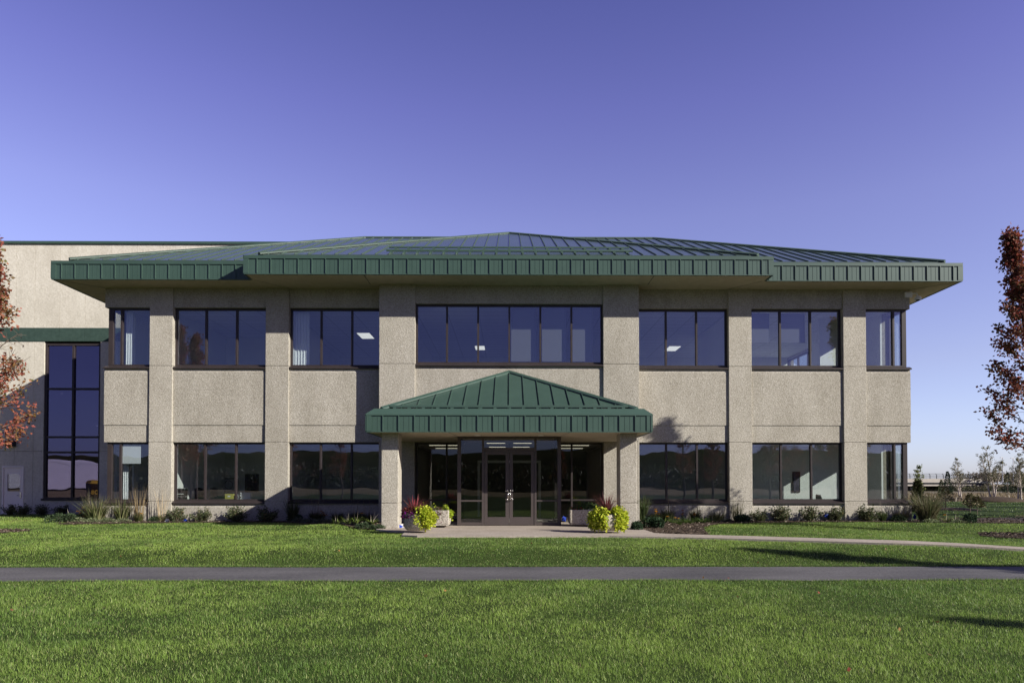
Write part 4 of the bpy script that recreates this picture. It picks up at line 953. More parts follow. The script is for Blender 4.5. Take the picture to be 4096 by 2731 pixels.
# embankment with brush
X2, X3 = bx(3935), 420
V = []; n1 = 30
for i in range(n1):
    x = X2+(X3-X2)*i/(n1-1)
    for y, z in ((BY-40,-1.4),(BY-22,.3),(BY-6,2.3),(BY+8,2.6),(BY+20,2.4)): V.append((x-(8 if False else 0),y,z-.0+.25*math.sin(i*1.7+y) if z > 0 else z))
F_ = [(i*5+k,i*5+k+1,i*5+k+6,i*5+k+5) for i in range(n1-1) for k in range(4)]
em = MB(); em.v = V; em.f = F_; tag(em.build('embankment', M['field'], smooth=True), kind='structure')
n = 26000; x = X2-4+rng.random(n)**1.3*150; y = BY-38+rng.random(n)*48; zb2 = np.interp(y,[BY-40,BY-22,BY-6,BY+8],[-1.4,.3,2.3,2.6]); 
z = zb2+rng.random(n)*(1.6+1.2*vnoise(x,y,6,12))
V, P = leaf_geo(np.stack([x,y,z],1),rng.normal(size=(n,3))+[0,0,.8],rng.uniform(.4,1.0,n),rng.uniform(.08,.22,n),rng)
tag(npmesh('brush',V,P,M['leaf'],None,np.repeat(pick([(.13,.10,.065,3),(.09,.085,.045,2),(.18,.14,.09,1)],n,rng,.2),4,0)),'brown leafless brush covering the slope beside the bridge','brush',kind='stuff')
n = 5000; x = 135+rng.random(n)*25; y = 196+rng.random(n)*18; z = zg(x,y)+rng.random(n)*(.6+1.4*vnoise(x,y,5,13))
V, P = leaf_geo(np.stack([x,y,z],1),rng.normal(size=(n,3)),rng.uniform(.3,.8,n),rng.uniform(.1,.25,n),rng)
tag(npmesh('brush',V,P,M['leaf'],None,np.repeat(pick([(.07,.075,.035,3),(.10,.085,.05,2)],n,rng,.2),4,0)),'low scrub in front of the underpass','brush',kind='stuff')
# light poles
for px, topy, lab in ((4011,1830,'left thin pale light pole beside the bridge'),(4054,1832,'right thin pale light pole beside the bridge')):
    Y = 200; p0 = at(px,1925,Y); zt = at(px,topy,Y).z; t = thing('light_pole',lab,'light pole',(p0.x,Y,p0.z-1),'light poles')
    MB().tube((0,0,0),(0,0,zt-p0.z+1),.16,.11,8).build('pole', M['pole'], t, local=True); m = MB(); m.box(-.7,.1,-.15,.15,zt-p0.z+.95,zt-p0.z+1.15); m.build('lamp_head', M['pole'], t, local=True)
# birches
def birch(px, py, topy, Y, seed, label, stems=3, leaves=1500, wd=1.2, group='birches', pal=None, bark='birch', leafsz=.075):
    rg = np.random.default_rng(seed); b = at(px,py,Y); b.z = float(zg(b.x,Y)); H = at(px,topy,Y).z-b.z
    t = thing('birch_tree',label,'tree',b,group); S = []; tips = []
    for s in range(stems):
        a = s*2.1+rg.random(); tilt = .10+.10*rg.random(); h = H*(1 if s == 0 else rg.uniform(.72,.95)); p = np.array([.12*math.cos(a),.12*math.sin(a),0]); d = nrm(np.array([math.cos(a)*tilt,math.sin(a)*tilt,1])); k = 9
        for i in range(k):
            d = nrm(d+rg.normal(0,.05,3)+np.array([0,0,.05])); q = p+d*h/k; r_ = .075*(1-i/k)**1.0*(H/4.5)+.008; S.append([*p,*q,r_,r_*.88]); p = q
            if i >= 2:
                for _ in range(4):
                    az = rg.uniform(0,6.283); bd = nrm(np.array([math.cos(az),math.sin(az),.95])); L = wd*(1-(i-2)/k)*rg.uniform(.35,.95); e = p+bd*L
                    S.append([*p,*e,.013,.005])
                    for _ in range(4):
                        u = rg.uniform(.3,1); f0 = p+(e-p)*u; f1 = f0+nrm(bd+rg.normal(0,.5,3))*L*.45; S.append([*f0,*f1,.006,.003]); tips.append((f0,f1))
    V, P = tubes_geo(S,5); npmesh('trunk',V,P,M[bark],t,smooth=True)
    k = rg.integers(0,len(tips),leaves); A0 = np.array([q[0] for q in tips])[k]; A1 = np.array([q[1] for q in tips])[k]; C = A0+(A1-A0)*rg.uniform(.2,1.1,(leaves,1))+rg.normal(0,.05,(leaves,3))
    V, P = leaf_geo(C,rg.normal(size=(leaves,3)),leafsz*rg.uniform(.7,1.3,leaves),leafsz*.4,rg)
    npmesh('crown',V,P,M['leaf'],t,np.repeat(pick(pal or [(.15,.16,.07,2),(.20,.17,.085,2),(.12,.12,.06,1)],leaves,rg,.2),4,0)); return t
birch(3845,2005,1836,60,21,'slender two-stemmed birch in front of the bridge',2,1400,1.15)
birch(3972,2013,1800,55,22,'largest birch clump with three pale stems on a mulch mound',3,2600,1.5)
birch(4080,2008,1822,57,23,'birch clump at the right edge below the red maple',3,2200,1.3)
birch(3662,2030,1873,42,24,'young pale-leaved tree right behind the office corner',1,900,.55,pal=[(.20,.24,.07,2),(.26,.26,.10,1)],bark='bark')
# mulch mound of the big birch
p = at(3972,2016,55); m = MB(); m.lathe((p.x,p.y-.3,float(zg(p.x,p.y))-.05),[(2.6,0),(2.0,.25),(1.2,.42),(.05,.5)],18,1,.7); tag(m.build('mulch_mound', M['mulch'], smooth=True), kind='structure')
p = at(3845,2008,60); m = MB(); m.lathe((p.x-.5,p.y-.3,float(zg(p.x,p.y))-.05),[(3.0,0),(2.2,.15),(1.2,.25),(.05,.3)],18,1,.7); tag(m.build('mulch_mound', M['mulch'], smooth=True), kind='structure')
p = at(3782,2046,37); m = MB(); m.lathe((p.x+.2,p.y-.3,float(zg(p.x,p.y))-.05),[(1.6,0),(1.2,.10),(.6,.16),(.05,.18)],18,1,.8); tag(m.build('mulch_mound', M['mulch'], smooth=True), kind='structure')
# conifers and saplings
def conifer(px, py, topy, Y, wpx, seed, label, pal, cat='tree', nm='spruce_tree', trunk=.0, dens=1.0, needle=None, group=None):
    rg = np.random.default_rng(seed); b = at(px,py,Y); b.z = float(zg(b.x,Y)); H = at(px,topy,Y).z-b.z; w_ = wpx*Y/F/2
    t = thing(nm,label,cat,b,group); z0 = trunk*H
    V, P = tubes_geo([[0,0,-.05,0,0,H*.5,.022*H,.015*H],[0,0,H*.5,0,0,H*.95,.015*H,.004]],6); npmesh('trunk',V,P,M['bark'],t)
    n = int(1700*dens); f = rg.random(n)**1.25; az = rg.uniform(0,6.283,n); lay = .82+.25*np.sin(f*34+az*2)+rg.normal(0,.12,n)
    r_ = w_*(1-f)**.8*lay*np.sqrt(rg.random(n)*.85+.15); C = np.stack([r_*np.cos(az),r_*np.sin(az),z0+(H-z0)*f],1)
    A2 = np.stack([np.cos(az),np.sin(az),rg.normal(.25,.35,n)],1)+rg.normal(0,.25,(n,3)); ln = needle or max(.10,H*.06)
    V, P = leaf_geo(C,A2,ln*rg.uniform(.6,1.3,n),ln*.17,rg); npmesh('crown',V,P,M['needle'],t,np.repeat(pick(pal,n,rg,.2),4,0)); return t
DG = [(.025,.05,.026,3),(.04,.065,.03,2),(.02,.032,.02,1)]
conifer(3791,1975,1886,95,46,31,'dark green conical spruce in front of the bridge',DG)
conifer(3766,1990,1918,75,40,32,'lighter green bushy evergreen left of the dark spruce',[(.06,.085,.03,3),(.08,.09,.04,1)],nm='pine_tree')
conifer(4030,1950,1890,150,46,33,'round dark evergreen beside the right light pole',DG,nm='pine_tree')
conifer(4082,1960,1884,120,60,34,'large evergreen behind the right edge birch',[(.05,.07,.028,3),(.03,.05,.025,2)],nm='pine_tree')
SB = [(.075,.075,.035,2),(.10,.085,.05,2),(.06,.08,.03,1)]
SB = [(.13,.125,.06,2),(.17,.14,.085,2),(.11,.13,.05,1)]
for k, (px,py,tp,Y,w_,lab) in enumerate(((3782,2044,1946,36,58,'sapling with a bare thin trunk on the left of three in the far lawn'),(3881,2057,1975,33,58,'middle sapling with thin trunk and brownish crown in the far lawn'),(3909,2066,1984,31,62,'right sapling of three standing nearest the bare dirt'))):
    conifer(px,py,tp,Y,w_,40+k,lab,SB,nm='larch_sapling',trunk=.40,dens=.20,needle=.15,group='saplings in the far lawn')
conifer(3672,2050,1925,34,50,46,'narrow dark green columnar juniper at the right corner of the office',[(.05,.065,.025,3),(.08,.075,.04,2)],cat='shrub',nm='columnar_juniper',dens=1.1,needle=.2)
for k, (x, y, s) in enumerate(((26.5,27.0,.85),(30.5,31.5,.95),(36,36.5,1.0),(43,42,1.0))):
    dup(tr, (x,y,float(zg(x,y))), k*1.3, 'dark red maple off to the right beyond the bare dirt, %s of four' % ('nearest','second','third','farthest')[k], 'maples', s)
#@@PART4
# ================================================================== PLANTS ALONG THE WALL
def spot(px, py=2083):
    Y = min(25.25, max(18.2, 1.40*F/(py-1934))); v = at(px,2060,Y); return Vector((v.x,Y,float(zg(v.x,Y))))
def spotY(px, Y): v = at(px,2085,Y); return Vector((v.x,Y,float(zg(v.x,Y))))
def msc(hpx, Y): return hpx*Y/F
def shrub_mesh(seed, name, label, cat, loc, group, w_=.62, h_=.42, n=900, pal=None, lf=.058, bare=.25):
    rg = np.random.default_rng(seed); t = thing(name,label,cat,loc,group); S = []; C = []; A2 = []
    for i in range(26):
        az = rg.uniform(0,6.283); el = rg.uniform(.5,1.45); L = h_*rg.uniform(.65,1.15); d = np.array([math.cos(az)*math.cos(el)*w_/h_*.75,math.sin(az)*math.cos(el)*w_/h_*.75,math.sin(el)]); p = np.array([rg.normal(0,.04),rg.normal(0,.04),0]); e = p+d*L
        S.append([*p,*e,.007,.003]); k = max(4,n//26); u = rg.uniform(bare,1.08,(k,1)); C.append(p+(e-p)*u+rg.normal(0,.045,(k,3))); A2.append(d+rg.normal(0,.7,(k,3)))
    C = np.concatenate(C); A2 = np.concatenate(A2); C[:,2] = np.maximum(C[:,2],.02)
    V, P = tubes_geo(S,4); npmesh('stem',V,P,M['bark'],t)
    V, P = leaf_geo(C,A2,lf*rg.uniform(.6,1.4,len(C)),lf*.36,rg); npmesh('foliage',V,P,M['leaf'],t,np.repeat(pick(pal,len(C),rg,.22),4,0)); return t
ROSE = [(.085,.11,.045,3),(.13,.145,.065,2),(.16,.12,.06,.8),(.045,.06,.025,2)]
sh0 = shrub_mesh(50,'small_shrub','low leafy shrub between the first column and the blue flag at left','shrub',spot(712,2082),'small shrubs along the base of the wall',.62,.46,1000,ROSE)
sh1 = shrub_mesh(51,'small_shrub','low rounded green shrub in the sun under the lower left office window','shrub',spot(813,2082),'small shrubs along the base of the wall',.64,.44,1000,ROSE)
SG = 'small shrubs along the base of the wall'
for px, src, s, rz, lab in ((939,sh0,1.1,2.,'low shrub half in sun at the edge of the slanting canopy shadow'),(1069,sh1,1.05,1.,'low shrub in shade in front of the second left column'),
        (3033,sh1,.9,3.,'low pale shrub just right of the column and juniper'),(3126,sh0,1.12,4.,'low shrub under the left pane of the lower right office window'),(3240,sh0,1.05,.6,'low sparse shrub with brownish leaves left of the blue flag'),
        (3347,sh1,1.12,5.,'low dense shrub right of the blue flag on the wall'),(3463,sh1,1.18,2.4,'broad low shrub at the last column before the corner window'),(44,sh0,.9,1.4,'low dark shrub in shade at the foot of the warehouse door'),(95,sh1,.95,.4,'low dark shrub in shade just right of the warehouse door'),
        (165,sh0,.9,2.,'low dark shrub in shade left of the tall warehouse window'),(250,sh1,.95,5.2,'low dark shrub in shade under the tall warehouse window')):
    p = spot(px,2083)
    if px < 300: v = at(px,2060,30.7); p = Vector((v.x,30.7,GL))
    dup(src,p,rz,lab,SG,s)
def juniper(seed, loc, label, w_=1.0, h_=.45, group='dwarf junipers in the beds', n=1500, pal=None):
    rg = np.random.default_rng(seed); t = thing('dwarf_juniper',label,'shrub',loc,group); nb = 9
    ctr = np.stack([rg.uniform(-.36,.36,nb)*w_,rg.uniform(-.25,.25,nb)*w_,rg.uniform(.25,.55,nb)*h_],1); rr = rg.uniform(.17,.28,nb)*w_
    k = rg.integers(0,nb,n); d = nrm(rg.normal(size=(n,3))+[0,-.1,.35]); C = ctr[k]+d*(rr[k]*rg.uniform(.7,1.0,n))[:,None]*np.array([1,1,.95*h_/w_*1.7]); C[:,2] = np.maximum(C[:,2],.015)
    V, P = leaf_geo(C,d+rg.normal(0,.45,(n,3)),.085*rg.uniform(.6,1.3,n),.016,rg)
    tone = pick(pal or [(.055,.085,.04,3),(.085,.115,.06,2),(.03,.05,.025,2)],nb,rg,.0)[k]*.45+pick(pal or [(.055,.085,.04,3),(.085,.115,.06,2),(.03,.05,.025,2)],n,rg,.2)*.55
    npmesh('foliage',V,P,M['needle'],t,np.repeat(tone,4,0))
    S = [[0,0,-.02,*c,.02,.008] for c in ctr]; V, P = tubes_geo(S,5); npmesh('stem',V,P,M['bark'],t); return t
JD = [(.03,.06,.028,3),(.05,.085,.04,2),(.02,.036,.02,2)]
J0 = juniper(60,spot(248,2088),'flat spreading juniper mat at the left end of the sunny bed',.82,.34)
J1 = juniper(61,spot(2605,2112),'large dark green juniper mound right of the canopy pillar',.66,.36,pal=JD)
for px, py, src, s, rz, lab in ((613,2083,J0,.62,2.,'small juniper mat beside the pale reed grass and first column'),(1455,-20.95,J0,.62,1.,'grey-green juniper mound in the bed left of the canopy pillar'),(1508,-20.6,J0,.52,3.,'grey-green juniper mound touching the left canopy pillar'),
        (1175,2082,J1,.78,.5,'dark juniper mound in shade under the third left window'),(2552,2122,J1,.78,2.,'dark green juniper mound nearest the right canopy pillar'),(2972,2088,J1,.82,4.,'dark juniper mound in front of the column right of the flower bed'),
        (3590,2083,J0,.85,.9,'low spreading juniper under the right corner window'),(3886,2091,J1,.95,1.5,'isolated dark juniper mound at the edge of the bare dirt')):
    dup(src,spotY(px,-py) if py < 0 else spot(px,py),rz,lab,'dwarf junipers in the beds',(s,s,s))
def tuft(seed, name, label, loc, h, n, wid, l0, l1, pal, r=.08, cat='ornamental grass', group=None, plume=None, part='blades', segs=4):
    rg = np.random.default_rng(seed); t = thing(name,label,cat,loc,group)
    def make(pn, n, h, wid, l0, l1, pal, r, segs):
        a = rg.uniform(0,6.283,n); q = r*np.sqrt(rg.random(n)); B = np.stack([q*np.cos(a),q*np.sin(a),np.zeros(n)-.02],1); az = a+rg.normal(0,.6,n)
        V, P, m = blade_geo(B,az,h*rg.uniform(.55,1.1,n),np.abs(rg.normal(l0,.12,n)),np.abs(rg.normal(l1,.35,n)),wid*rg.uniform(.7,1.2,n),rg,segs); npmesh(pn,V,P,M['grass'],t,np.repeat(pick(pal,n,rg,.2),m,0))
    wid = wid*(1.6 if cat == 'ornamental grass' else 1); make(part,n,h,wid,l0,l1,pal,r,segs)
    if plume: make('seed_heads',*plume,r,segs)
    return t
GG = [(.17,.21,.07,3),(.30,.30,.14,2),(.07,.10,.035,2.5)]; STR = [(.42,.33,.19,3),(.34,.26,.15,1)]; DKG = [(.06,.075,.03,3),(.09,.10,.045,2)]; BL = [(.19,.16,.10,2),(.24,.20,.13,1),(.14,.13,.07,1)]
tuft(70,'switch_grass','biggest feathery grass clump at the left corner of the office',spot(382,2076),1.0,240,.020,.18,.75,GG,.22,plume=(190,1.22,.014,.2,.6,BL))
tuft(71,'switch_grass','second feathery grass clump under the left corner window',spot(488,2078),0.95,130,.018,.2,.6,GG,.13,plume=(90,1.12,.013,.22,.5,BL))
tuft(72,'feather_reed_grass','tall straw plumed reed grass left of the first column',spot(556,2079),.42,260,.012,.15,.6,[(.10,.12,.04,2),(.16,.15,.06,1)],.12,plume=(60,1.45,.020,.03,.08,STR))
tuft(73,'feather_reed_grass','thin pale reed grass in front of the first column',spot(645,2079),.36,160,.012,.25,.9,[(.12,.15,.05,2),(.2,.19,.08,1)],.12,plume=(26,1.40,.016,.02,.06,[(.62,.50,.32)]))
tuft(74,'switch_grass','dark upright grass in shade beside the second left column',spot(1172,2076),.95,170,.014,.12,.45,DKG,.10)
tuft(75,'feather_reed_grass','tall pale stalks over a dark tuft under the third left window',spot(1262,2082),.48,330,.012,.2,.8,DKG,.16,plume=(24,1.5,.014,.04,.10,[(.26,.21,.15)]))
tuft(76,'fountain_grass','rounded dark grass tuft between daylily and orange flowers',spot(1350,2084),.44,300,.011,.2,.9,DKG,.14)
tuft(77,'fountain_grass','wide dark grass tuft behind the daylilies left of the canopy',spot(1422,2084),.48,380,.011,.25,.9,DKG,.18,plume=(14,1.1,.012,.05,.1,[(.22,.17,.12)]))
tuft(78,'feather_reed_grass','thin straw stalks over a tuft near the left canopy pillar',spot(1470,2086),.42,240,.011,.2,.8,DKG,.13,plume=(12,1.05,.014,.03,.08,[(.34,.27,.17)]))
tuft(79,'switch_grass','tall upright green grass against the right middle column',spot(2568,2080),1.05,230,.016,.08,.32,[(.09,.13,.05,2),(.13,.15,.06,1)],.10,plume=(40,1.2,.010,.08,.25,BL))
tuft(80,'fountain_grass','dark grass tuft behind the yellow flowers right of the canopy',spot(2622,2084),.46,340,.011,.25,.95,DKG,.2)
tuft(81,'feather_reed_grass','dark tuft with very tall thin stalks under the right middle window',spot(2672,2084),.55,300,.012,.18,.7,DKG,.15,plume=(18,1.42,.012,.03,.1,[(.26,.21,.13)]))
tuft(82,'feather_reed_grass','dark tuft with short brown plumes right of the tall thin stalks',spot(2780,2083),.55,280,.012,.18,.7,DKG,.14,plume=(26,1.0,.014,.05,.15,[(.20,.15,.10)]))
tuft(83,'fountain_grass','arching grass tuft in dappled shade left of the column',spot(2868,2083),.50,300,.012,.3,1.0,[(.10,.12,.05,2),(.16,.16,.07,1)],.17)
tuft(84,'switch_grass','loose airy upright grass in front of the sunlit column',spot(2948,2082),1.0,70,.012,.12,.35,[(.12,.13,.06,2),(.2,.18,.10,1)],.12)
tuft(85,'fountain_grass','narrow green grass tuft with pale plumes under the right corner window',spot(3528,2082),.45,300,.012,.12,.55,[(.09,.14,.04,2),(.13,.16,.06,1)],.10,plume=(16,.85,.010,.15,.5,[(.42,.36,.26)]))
tuft(86,'fountain_grass','brownish grass tuft behind the juniper under the corner window',spot(3608,2080),.55,220,.012,.35,.8,[(.14,.13,.06,2),(.2,.16,.09,1)],.13,plume=(14,1.0,.010,.35,.6,[(.36,.30,.22)]))
t_ = spot(3692,2082); t_.y = 25.0
tuft(87,'fountain_grass','huge wind-swept grass clump just outside the right office corner',t_,1.35,420,.016,.22,.85,[(.13,.14,.06,2),(.20,.18,.10,2),(.08,.10,.04,1)],.2,plume=(160,1.5,.011,.35,.9,BL))
# daylilies
def daylily(seed, loc, label, h=.42, n=46, pal=None, stalks=3):
    p = pal or [(.24,.33,.07,2),(.32,.38,.12,1),(.16,.24,.05,1)]
    return tuft(seed,'daylily',label,loc,h,n,.03,.35,1.7,p,.06,'daylily','daylilies in the beds',(stalks,h*1.25,.022,.06,.12,[(.52,.46,.36)]) if stalks else None,part='leaves',segs=5)
L0 = daylily(90,spotY(1347,22.9),'bright daylily at the left of four beside the canopy shadow edge')
L1 = daylily(91,spotY(1391,22.7),'daylily with pale seed stalk second from the left in the shaded bed',.40)
L2 = daylily(92,spotY(1421,22.4),'daylily with tall pale seed stalk left of the grey junipers',.46)
daylily(93,spotY(1487,22.6),'daylily behind the two grey junipers beside the pillar',.46)
daylily(94,spot(280,2070),'daylily with pinkish seed stalk behind the left juniper mat',.44)
DL = [(.07,.12,.03,2),(.11,.16,.04,1)]
for k, (px,py,lab) in enumerate(((2690,2093,'dark arching daylily behind the wood chips right of the canopy'),(2740,2092,'dark arching daylily in the middle of the right flower bed'),(2785,2090,'dark daylily under the orange flower at the right flower bed'),(2655,2092,'small daylily beside the right juniper mound'))):
    daylily(95+k,spot(px,py),lab,.40,40,DL,0)
for k, (px,py,lab) in enumerate(((3700,2087,'daylily with yellow flowers nearest the right office corner'),(3742,2086,'daylily second from the corner in the far right bed'),(3785,2088,'daylily with bleached leaves in the far right bed'),(3822,2088,'daylily left of the isolated dark juniper'))):
    daylily(101+k,spot(px,py),lab,.42,60,[(.15,.21,.06,2),(.30,.30,.14,1),(.10,.14,.04,1)],2)
EX_ = ((2600,2098,'dark daylily clump between the two tall grass tufts right of the canopy'),(2715,2100,'leafy daylily at the front edge of the wood chips'),(2762,2096,'arching daylily left of the wide orange coneflower'),(2812,2092,'dark daylily right of the wide orange coneflower'),(2845,2090,'low daylily at the right end of the right flower bed'))
for k, (px,py,lab) in enumerate(EX_): daylily(300+k,spot(px,py),lab,.44,60,DL,1)
# coneflowers
def coneflower(seed, loc, label, heads, h=.5, colr=(.75,.36,.01)):
    rg = np.random.default_rng(seed); t = thing('coneflower',label,'flower',loc,'yellow coneflowers in the beds'); S = []; C = []; A2 = []; st = MB()
    V0 = []; F0 = []
    for i in range(heads):
        a = rg.uniform(0,6.283); e = np.array([.16*math.cos(a)*rg.random(),.12*math.sin(a)*rg.random(),h*rg.uniform(.55,1.05)]); S.append([0,0,0,*e,.006,.004])
        st.lathe(e,[(.005,-.01),(.022,0),(.016,.025),(.003,.03)],8)
        for k in range(11):
            b = 2*math.pi*k/11; C.append(e); A2.append([math.cos(b),math.sin(b),-.25])
        for k in range(7):
            u = rg.random()*.8; V0.append(e*u); F0.append(rg.normal(0,1,3))
    V, P = tubes_geo(S,5); npmesh('stem',V,P,M['bark'],t)
    V, P = leaf_geo(np.array(C),np.array(A2),.06,.014,rg); npmesh('petals',V,P,M['leaf'],t,np.repeat(pick([(*colr,1)],len(C),rg,.1),4,0))
    V, P = leaf_geo(np.array(V0),np.array(F0),.09,.022,rg); npmesh('leaves',V,P,M['leaf'],t,np.repeat(pick([(.07,.11,.03,1)],len(V0),rg,.2),4,0))
    st.build('cone', M['mulch'], t, local=True); return t
coneflower(110,spot(326,2078),'cluster of yellow coneflowers left of the biggest grass clump',7,.52)
coneflower(111,spot(340,2083),'low yellow coneflowers at the front of the left bed',5,.34)
coneflower(112,spot(398,2085),'single yellow coneflower before the biggest grass clump',1,.40)
coneflower(113,spot(462,2084),'pair of yellow coneflowers between the two feathery grasses',2,.32)
coneflower(114,spot(567,2084),'single yellow coneflower under the straw plumed reed grass',1,.36)
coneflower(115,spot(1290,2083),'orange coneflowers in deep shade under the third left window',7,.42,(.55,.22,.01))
coneflower(116,spotY(1437,22.0),'single yellow coneflower beside the grey juniper',1,.36)
coneflower(117,spot(2622,2086),'tall cluster of yellow coneflowers behind the right juniper mounds',8,.46)
coneflower(118,spot(2685,2090),'pair of yellow coneflowers with green leaves above the wood chips',2,.30)
coneflower(119,spot(2701,2090),'single bright yellow coneflower right of the pair above the wood chips',1,.28)
coneflower(120,spot(2777,2087),'wide orange coneflower in front of the brown plumed tuft',2,.36,(.75,.30,.01))
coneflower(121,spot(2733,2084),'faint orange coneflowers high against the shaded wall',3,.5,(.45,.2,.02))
coneflower(122,spot(3680,2086),'yellow coneflower beside the blue flag at the right corner',2,.36)
coneflower(123,spot(3738,2087),'pair of yellow coneflowers in the far right bed',2,.34)
coneflower(124,spot(3767,2088),'single yellow coneflower at the right of the far right bed',1,.32)
# grey-green ground cover
def mat_plant(seed, loc, label, w_, h_, pal, n=420, group='low grey-green mats in the beds'):
    rg = np.random.default_rng(seed); t = thing('catmint_mat',label,'ground cover',loc,group); a = rg.uniform(0,6.283,n); q = np.sqrt(rg.random(n)); C = np.stack([q*np.cos(a)*w_/2,q*np.sin(a)*.22,h_*(1-q**2)*rg.uniform(.4,1,n)],1)
    V, P = leaf_geo(C,np.stack([np.cos(a),np.sin(a),np.full(n,.9)],1)+rg.normal(0,.6,(n,3)),.07*rg.uniform(.6,1.3,n),.014,rg); npmesh('foliage',V,P,M['leaf'],t,np.repeat(pick(pal,n,rg,.25),4,0)); return t
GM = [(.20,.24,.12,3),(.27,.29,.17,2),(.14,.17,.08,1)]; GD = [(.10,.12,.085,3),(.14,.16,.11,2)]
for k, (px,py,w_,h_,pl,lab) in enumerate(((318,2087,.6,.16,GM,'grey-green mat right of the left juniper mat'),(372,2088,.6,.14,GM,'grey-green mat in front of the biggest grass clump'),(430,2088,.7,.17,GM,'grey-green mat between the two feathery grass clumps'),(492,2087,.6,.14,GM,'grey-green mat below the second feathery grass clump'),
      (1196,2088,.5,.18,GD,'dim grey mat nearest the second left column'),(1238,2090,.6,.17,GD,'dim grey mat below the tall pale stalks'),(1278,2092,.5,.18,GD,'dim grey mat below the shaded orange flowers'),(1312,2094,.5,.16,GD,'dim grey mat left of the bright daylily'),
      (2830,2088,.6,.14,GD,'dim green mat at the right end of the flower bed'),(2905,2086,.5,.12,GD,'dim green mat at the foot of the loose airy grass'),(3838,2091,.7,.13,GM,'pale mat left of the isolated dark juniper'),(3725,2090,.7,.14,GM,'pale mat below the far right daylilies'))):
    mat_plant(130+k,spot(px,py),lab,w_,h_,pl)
# marker flags and tags
def flag(px, py, topy, label, white=False):
    p = spot(px,py); h = msc(py-topy,p.y); t = thing('marker_flag',label,'marker flag',p,'blue utility marker flags')
    m = MB(); m.tube((0,0,-.02),(0,0,h),.003,None,5); m.build('wire', M['pole'], t, local=True)
    m = MB(); m.prism([(0,0,h),(.10,.01,h-.05),(.08,.03,h-.19),(.0,.01,h-.17),(-.06,-.02,h-.13)],(0,-.004,0),(0,.004,0)); m.build('pennant', M['blue'], t, local=True)
flag(738,2083,2069,'small blue flag on the ground between two left shrubs'); flag(3303,2083,2048,'blue flag standing before the wall between two right shrubs'); flag(3656,2083,2053,'blue flag at the right corner of the office')
flag(1598,2116,2096,'blue flag leaning beside the left round planter'); flag(2253,2101,2062,'blue flag beside the right square planter')
def tagsign(px, py, label, w_, h_, tilt):
    p = spot(px,py); t = thing('plant_tag',label,'tag',p,'plant tags')
    m = MB(); m.box(-w_/2,w_/2,-.004,.004,.03,.03+h_); o = m.build('card', M['white'], t, local=True); o.rotation_euler = (R(-25),R(tilt),0)
    m = MB(); m.box(-.008,.008,.005,.012,-.03,.08); m.build('stake', M['white'], t, local=True)
tagsign(666,2086,'white plant tag at the edge of the lawn by the first column',.14,.11,12); tagsign(1608,2116,'white plant tag beside the left round planter',.11,.15,-14)
# ================================================================== PLANTERS
def planter_round(loc, label, group):
    t = thing('planter',label,'planter',loc,group)
    MB().lathe((0,0,0),[(.32,0),(.38,.06),(.405,.18),(.415,.42),(.40,.445),(.35,.445),(.34,.36)],36,1,.9).build('pot', M['plant_conc'], t, local=True, smooth=True)
    MB().lathe((0,0,.34),[(.02,.03),(.345,.02)],30,1,.9,closed=False).build('soil', M['mulch'], t, local=True); return t
def planter_square(loc, label, group):
    t = thing('planter',label,'planter',loc,group); m = MB(); w_ = .44
    m.box(-w_+.015,w_-.015,-w_+.015,w_-.015,.0,.05); 
    for a in ((-w_,w_,-w_,-w_+.07),(-w_,w_,w_-.07,w_),(-w_,-w_+.07,-w_+.07,w_-.07),(w_-.07,w_,-w_+.07,w_-.07)): m.box(*a,.06,.47)
    m.box(-w_+.02,w_-.02,-w_+.02,w_-.02,.045,.38); m.build('pot', M['plant_conc'], t, local=True, bevel=.012)
    MB().box(-w_+.06,w_-.06,-w_+.06,w_-.06,.37,.40).build('soil', M['mulch'], t, local=True); return t
PG = 'concrete planters at the entrance'; ZW = .052
pl1 = at(1674,2100,19.15); pl2 = at(1743,2100,21.55); pl3 = at(2331,2100,22.02); pl4 = at(2429,2100,19.0)
pl1.z = pl2.z = pl3.z = pl4.z = ZW-.05+.05
planter_round(pl1,'round concrete planter with red and lime plants left of the doors',PG); planter_square(pl2,'square concrete planter behind the round one left of the doors',PG)
planter_square(pl3,'shaded square concrete planter against the glass right of the doors',PG); planter_round(pl4,'round concrete planter almost hidden by lime vines right of the doors',PG)
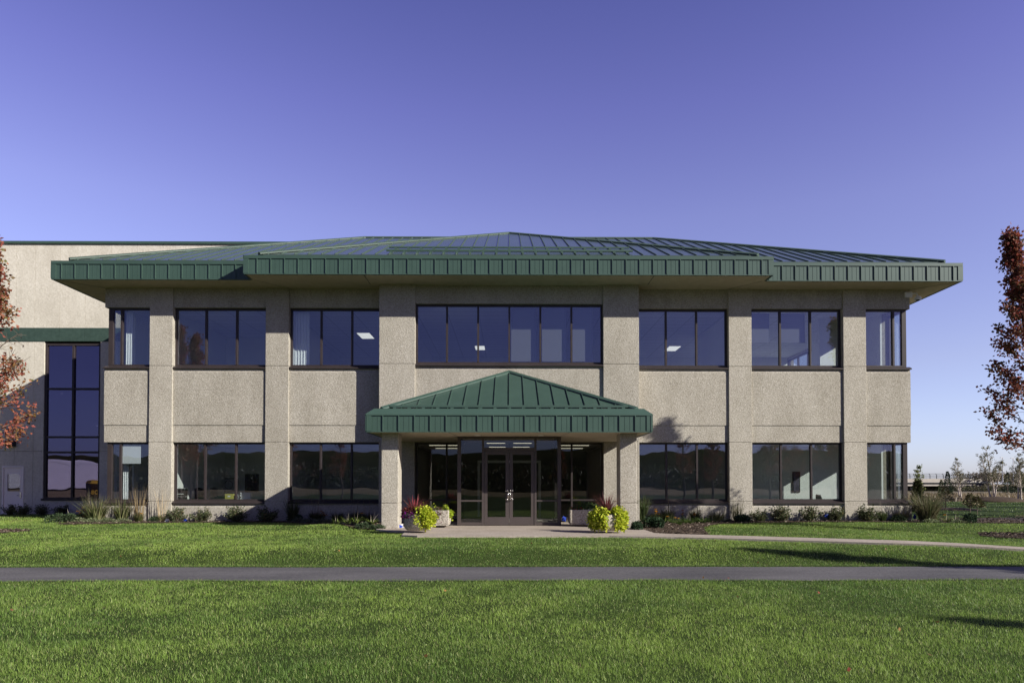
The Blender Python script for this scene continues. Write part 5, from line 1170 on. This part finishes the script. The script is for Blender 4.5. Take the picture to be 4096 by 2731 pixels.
def vine(seed, loc, label, spots, n, pal, lf, name='sweet_potato_vine', top=.50):
    """trailing leaves: spots = (angle, half width in angle, drop) around the pot rim"""
    rg = np.random.default_rng(seed); t = thing(name,label,'plant',loc,'trailing lime vines in the planters' if name == 'sweet_potato_vine' else None); S = []; C = []; A2 = []
    for a0, da, drop, rad in spots:
        for i in range(22):
            a = a0+rg.normal(0,da*.62); p = np.array([.15*math.cos(a),.15*math.sin(a),.40]); pts = [p]; q = np.array([.29*math.cos(a),.27*math.sin(a),top+rg.normal(0,.05)]); pts.append(q)
            rr = rad*rg.uniform(.90,1.12); dd = drop*rg.uniform(.55,1.15); q = np.array([rr*math.cos(a),rr*.9*math.sin(a),top-.10]); pts.append(q)
            for s in (.4,.7,1.): pts.append(np.array([(rr+.01*s)*math.cos(a+rg.normal(0,.08)),(rr*.9+.01*s)*math.sin(a),max(.03,top-.08-dd*s)]))
            for u, v in zip(pts[:-1],pts[1:]):
                S.append([*u,*v,.006,.005]); k = max(2,int(n/len(spots)/110)); f = rg.random((k,1)); c = u+(v-u)*f+rg.normal(0,.035,(k,3)); C.append(c); out = np.stack([np.cos(np.full(k,a)),np.sin(np.full(k,a)),np.full(k,-.35)],1)+rg.normal(0,.55,(k,3)); A2.append(out)
    C = np.concatenate(C); A2 = np.concatenate(A2); C[:,2] = np.maximum(C[:,2],.02); n = len(C)
    V, P = tubes_geo(S,4); npmesh('stem',V,P,M['grass'],t,np.full((len(V),3),(.18,.22,.05)))
    V, P = leaf_geo(C,A2,lf*rg.uniform(.65,1.35,n),lf*.42,rg,.3); npmesh('leaves',V,P,M['leaf'],t,np.repeat(pick(pal,n,rg,.14),4,0)); return t
LIME = [(.50,.56,.045,3),(.62,.62,.08,2),(.36,.46,.03,2)]
vine(150,pl1,'lime vine spilling over the front right of the left round planter',((-.95,.42,.42,.44),(-.55,.35,.30,.44)),2300,LIME,.072,top=.58)
vine(151,pl4,'left lime vine bunch on the right round planter',((-2.25,.42,.45,.44),(-2.75,.3,.40,.44)),2300,LIME,.072,top=.56)
vine(152,pl4,'right lime vine bunch on the right round planter',((-.75,.42,.45,.44),(-.35,.3,.42,.44)),2300,LIME,.072,top=.58)
vine(153,pl2,'small lime vine at the right rim of the left square planter',((-.25,.22,.18,.44),(1.9,.4,-.02,.30)),420,[(.34,.46,.03,2),(.46,.54,.05,1)],.08,top=.52)
def spiky(seed, loc, label, h, pal, dx=0, n1=26, n2=110):
    t = tuft(seed,'cordyline',label,loc+Vector((dx,0,.38)),h*.86,n1,.070,.18,.55,pal,.05,'plant','red spiky plants in the planters',(n2,h,.012,.35,1.1,[(.16,.06,.05,2),(.22,.11,.08,1)]),part='leaves',segs=5); return t
spiky(160,pl1,'pinkish red spiky plant in the left round planter',.74,[(.32,.06,.07,2),(.18,.035,.04,2),(.42,.12,.13,1)],-.10)
spiky(161,pl4,'dark maroon spiky plant with arching plumes in the right round planter',.86,[(.085,.018,.026,3),(.15,.03,.04,1.5)],.0)
def coleus(seed, loc, label, w_, h_, pal, n=420, lf=.075, name='coleus', group=None, base=.40):
    rg = np.random.default_rng(seed); t = thing(name,label,'plant',loc,group); d = nrm(rg.normal(size=(n,3))+[0,0,.5]); C = d*np.array([w_/2,w_/2.2,h_])*rg.uniform(.55,1,(n,1)); C[:,2] = np.maximum(C[:,2],-.03)+base
    S = [[0,0,base-.05,*c,.005,.003] for c in C[:14]]; V, P = tubes_geo(S,4); npmesh('stem',V,P,M['bark'],t)
    V, P = leaf_geo(C,d+rg.normal(0,.6,(n,3)),lf*rg.uniform(.6,1.3,n),lf*.36,rg); npmesh('foliage',V,P,M['leaf'],t,np.repeat(pick(pal,n,rg,.2),4,0)); return t
RED = [(.22,.055,.05,3),(.30,.11,.08,2),(.12,.03,.035,2)]; PUR = [(.22,.02,.20,2),(.30,.03,.26,1),(.05,.07,.03,2)]
coleus(170,pl1+Vector((-.18,-.02,0)),'reddish coleus filling the left part of the left round planter',.62,.26,RED)
coleus(171,pl1+Vector((-.14,-.2,0)),'purple petunias along the rim of the left round planter',.62,.10,PUR,220,.06,'petunia')
coleus(172,pl4+Vector((-.12,.02,0)),'dark red coleus between the lime vines of the right round planter',.55,.26,[(.14,.03,.035,3),(.06,.02,.02,2)])
coleus(173,pl2+Vector((0,-.12,0)),'grey-green trailing petunias over the front of the left square planter',.72,.16,[(.14,.15,.075,3),(.10,.11,.05,2),(.26,.03,.12,.5)],420,.055,'petunia')
coleus(174,pl2+Vector((.05,.1,0)),'yellow flowers at the back of the left square planter',.62,.14,[(.62,.42,.02,2),(.12,.16,.04,2)],170,.06,'pansy')
coleus(175,pl3+Vector((-.25,-.1,0)),'orange begonias on the left rim of the shaded square planter',.55,.14,[(.08,.13,.04,3),(.50,.06,.03,1.2),(.35,.36,.10,.6)],240,.06,'begonia')
coleus(176,pl3+Vector((.2,.1,0)),'dark green feathery foliage in the shaded square planter',.8,.26,[(.05,.10,.03,2),(.08,.13,.04,1)],420,.08,'asparagus_fern')
C_ = np.random.default_rng(180); n = 300
x = C_.normal(-.05,.16,n); z = .46-np.abs(C_.normal(0,.16,n)); V, P = leaf_geo(np.stack([x,-.45-np.abs(C_.normal(0,.03,n)),z],1),C_.normal(size=(n,3))+[0,-.3,-.6],.045,.014,C_)
t = thing('trailing_petunia','thin brownish trailing stems on the front of the left square planter','plant',pl2)
npmesh('foliage',V,P,M['leaf'],t,np.repeat(pick([(.16,.15,.08,2),(.10,.08,.05,2),(.24,.03,.08,.5)],n,C_,.2),4,0))
S = [[C_.normal(-.05,.15),-.4,.47,C_.normal(-.05,.2),-.47,C_.uniform(.08,.3),.004,.002] for _ in range(16)]; V, P = tubes_geo(S,4); npmesh('stem',V,P,M['bark'],t)
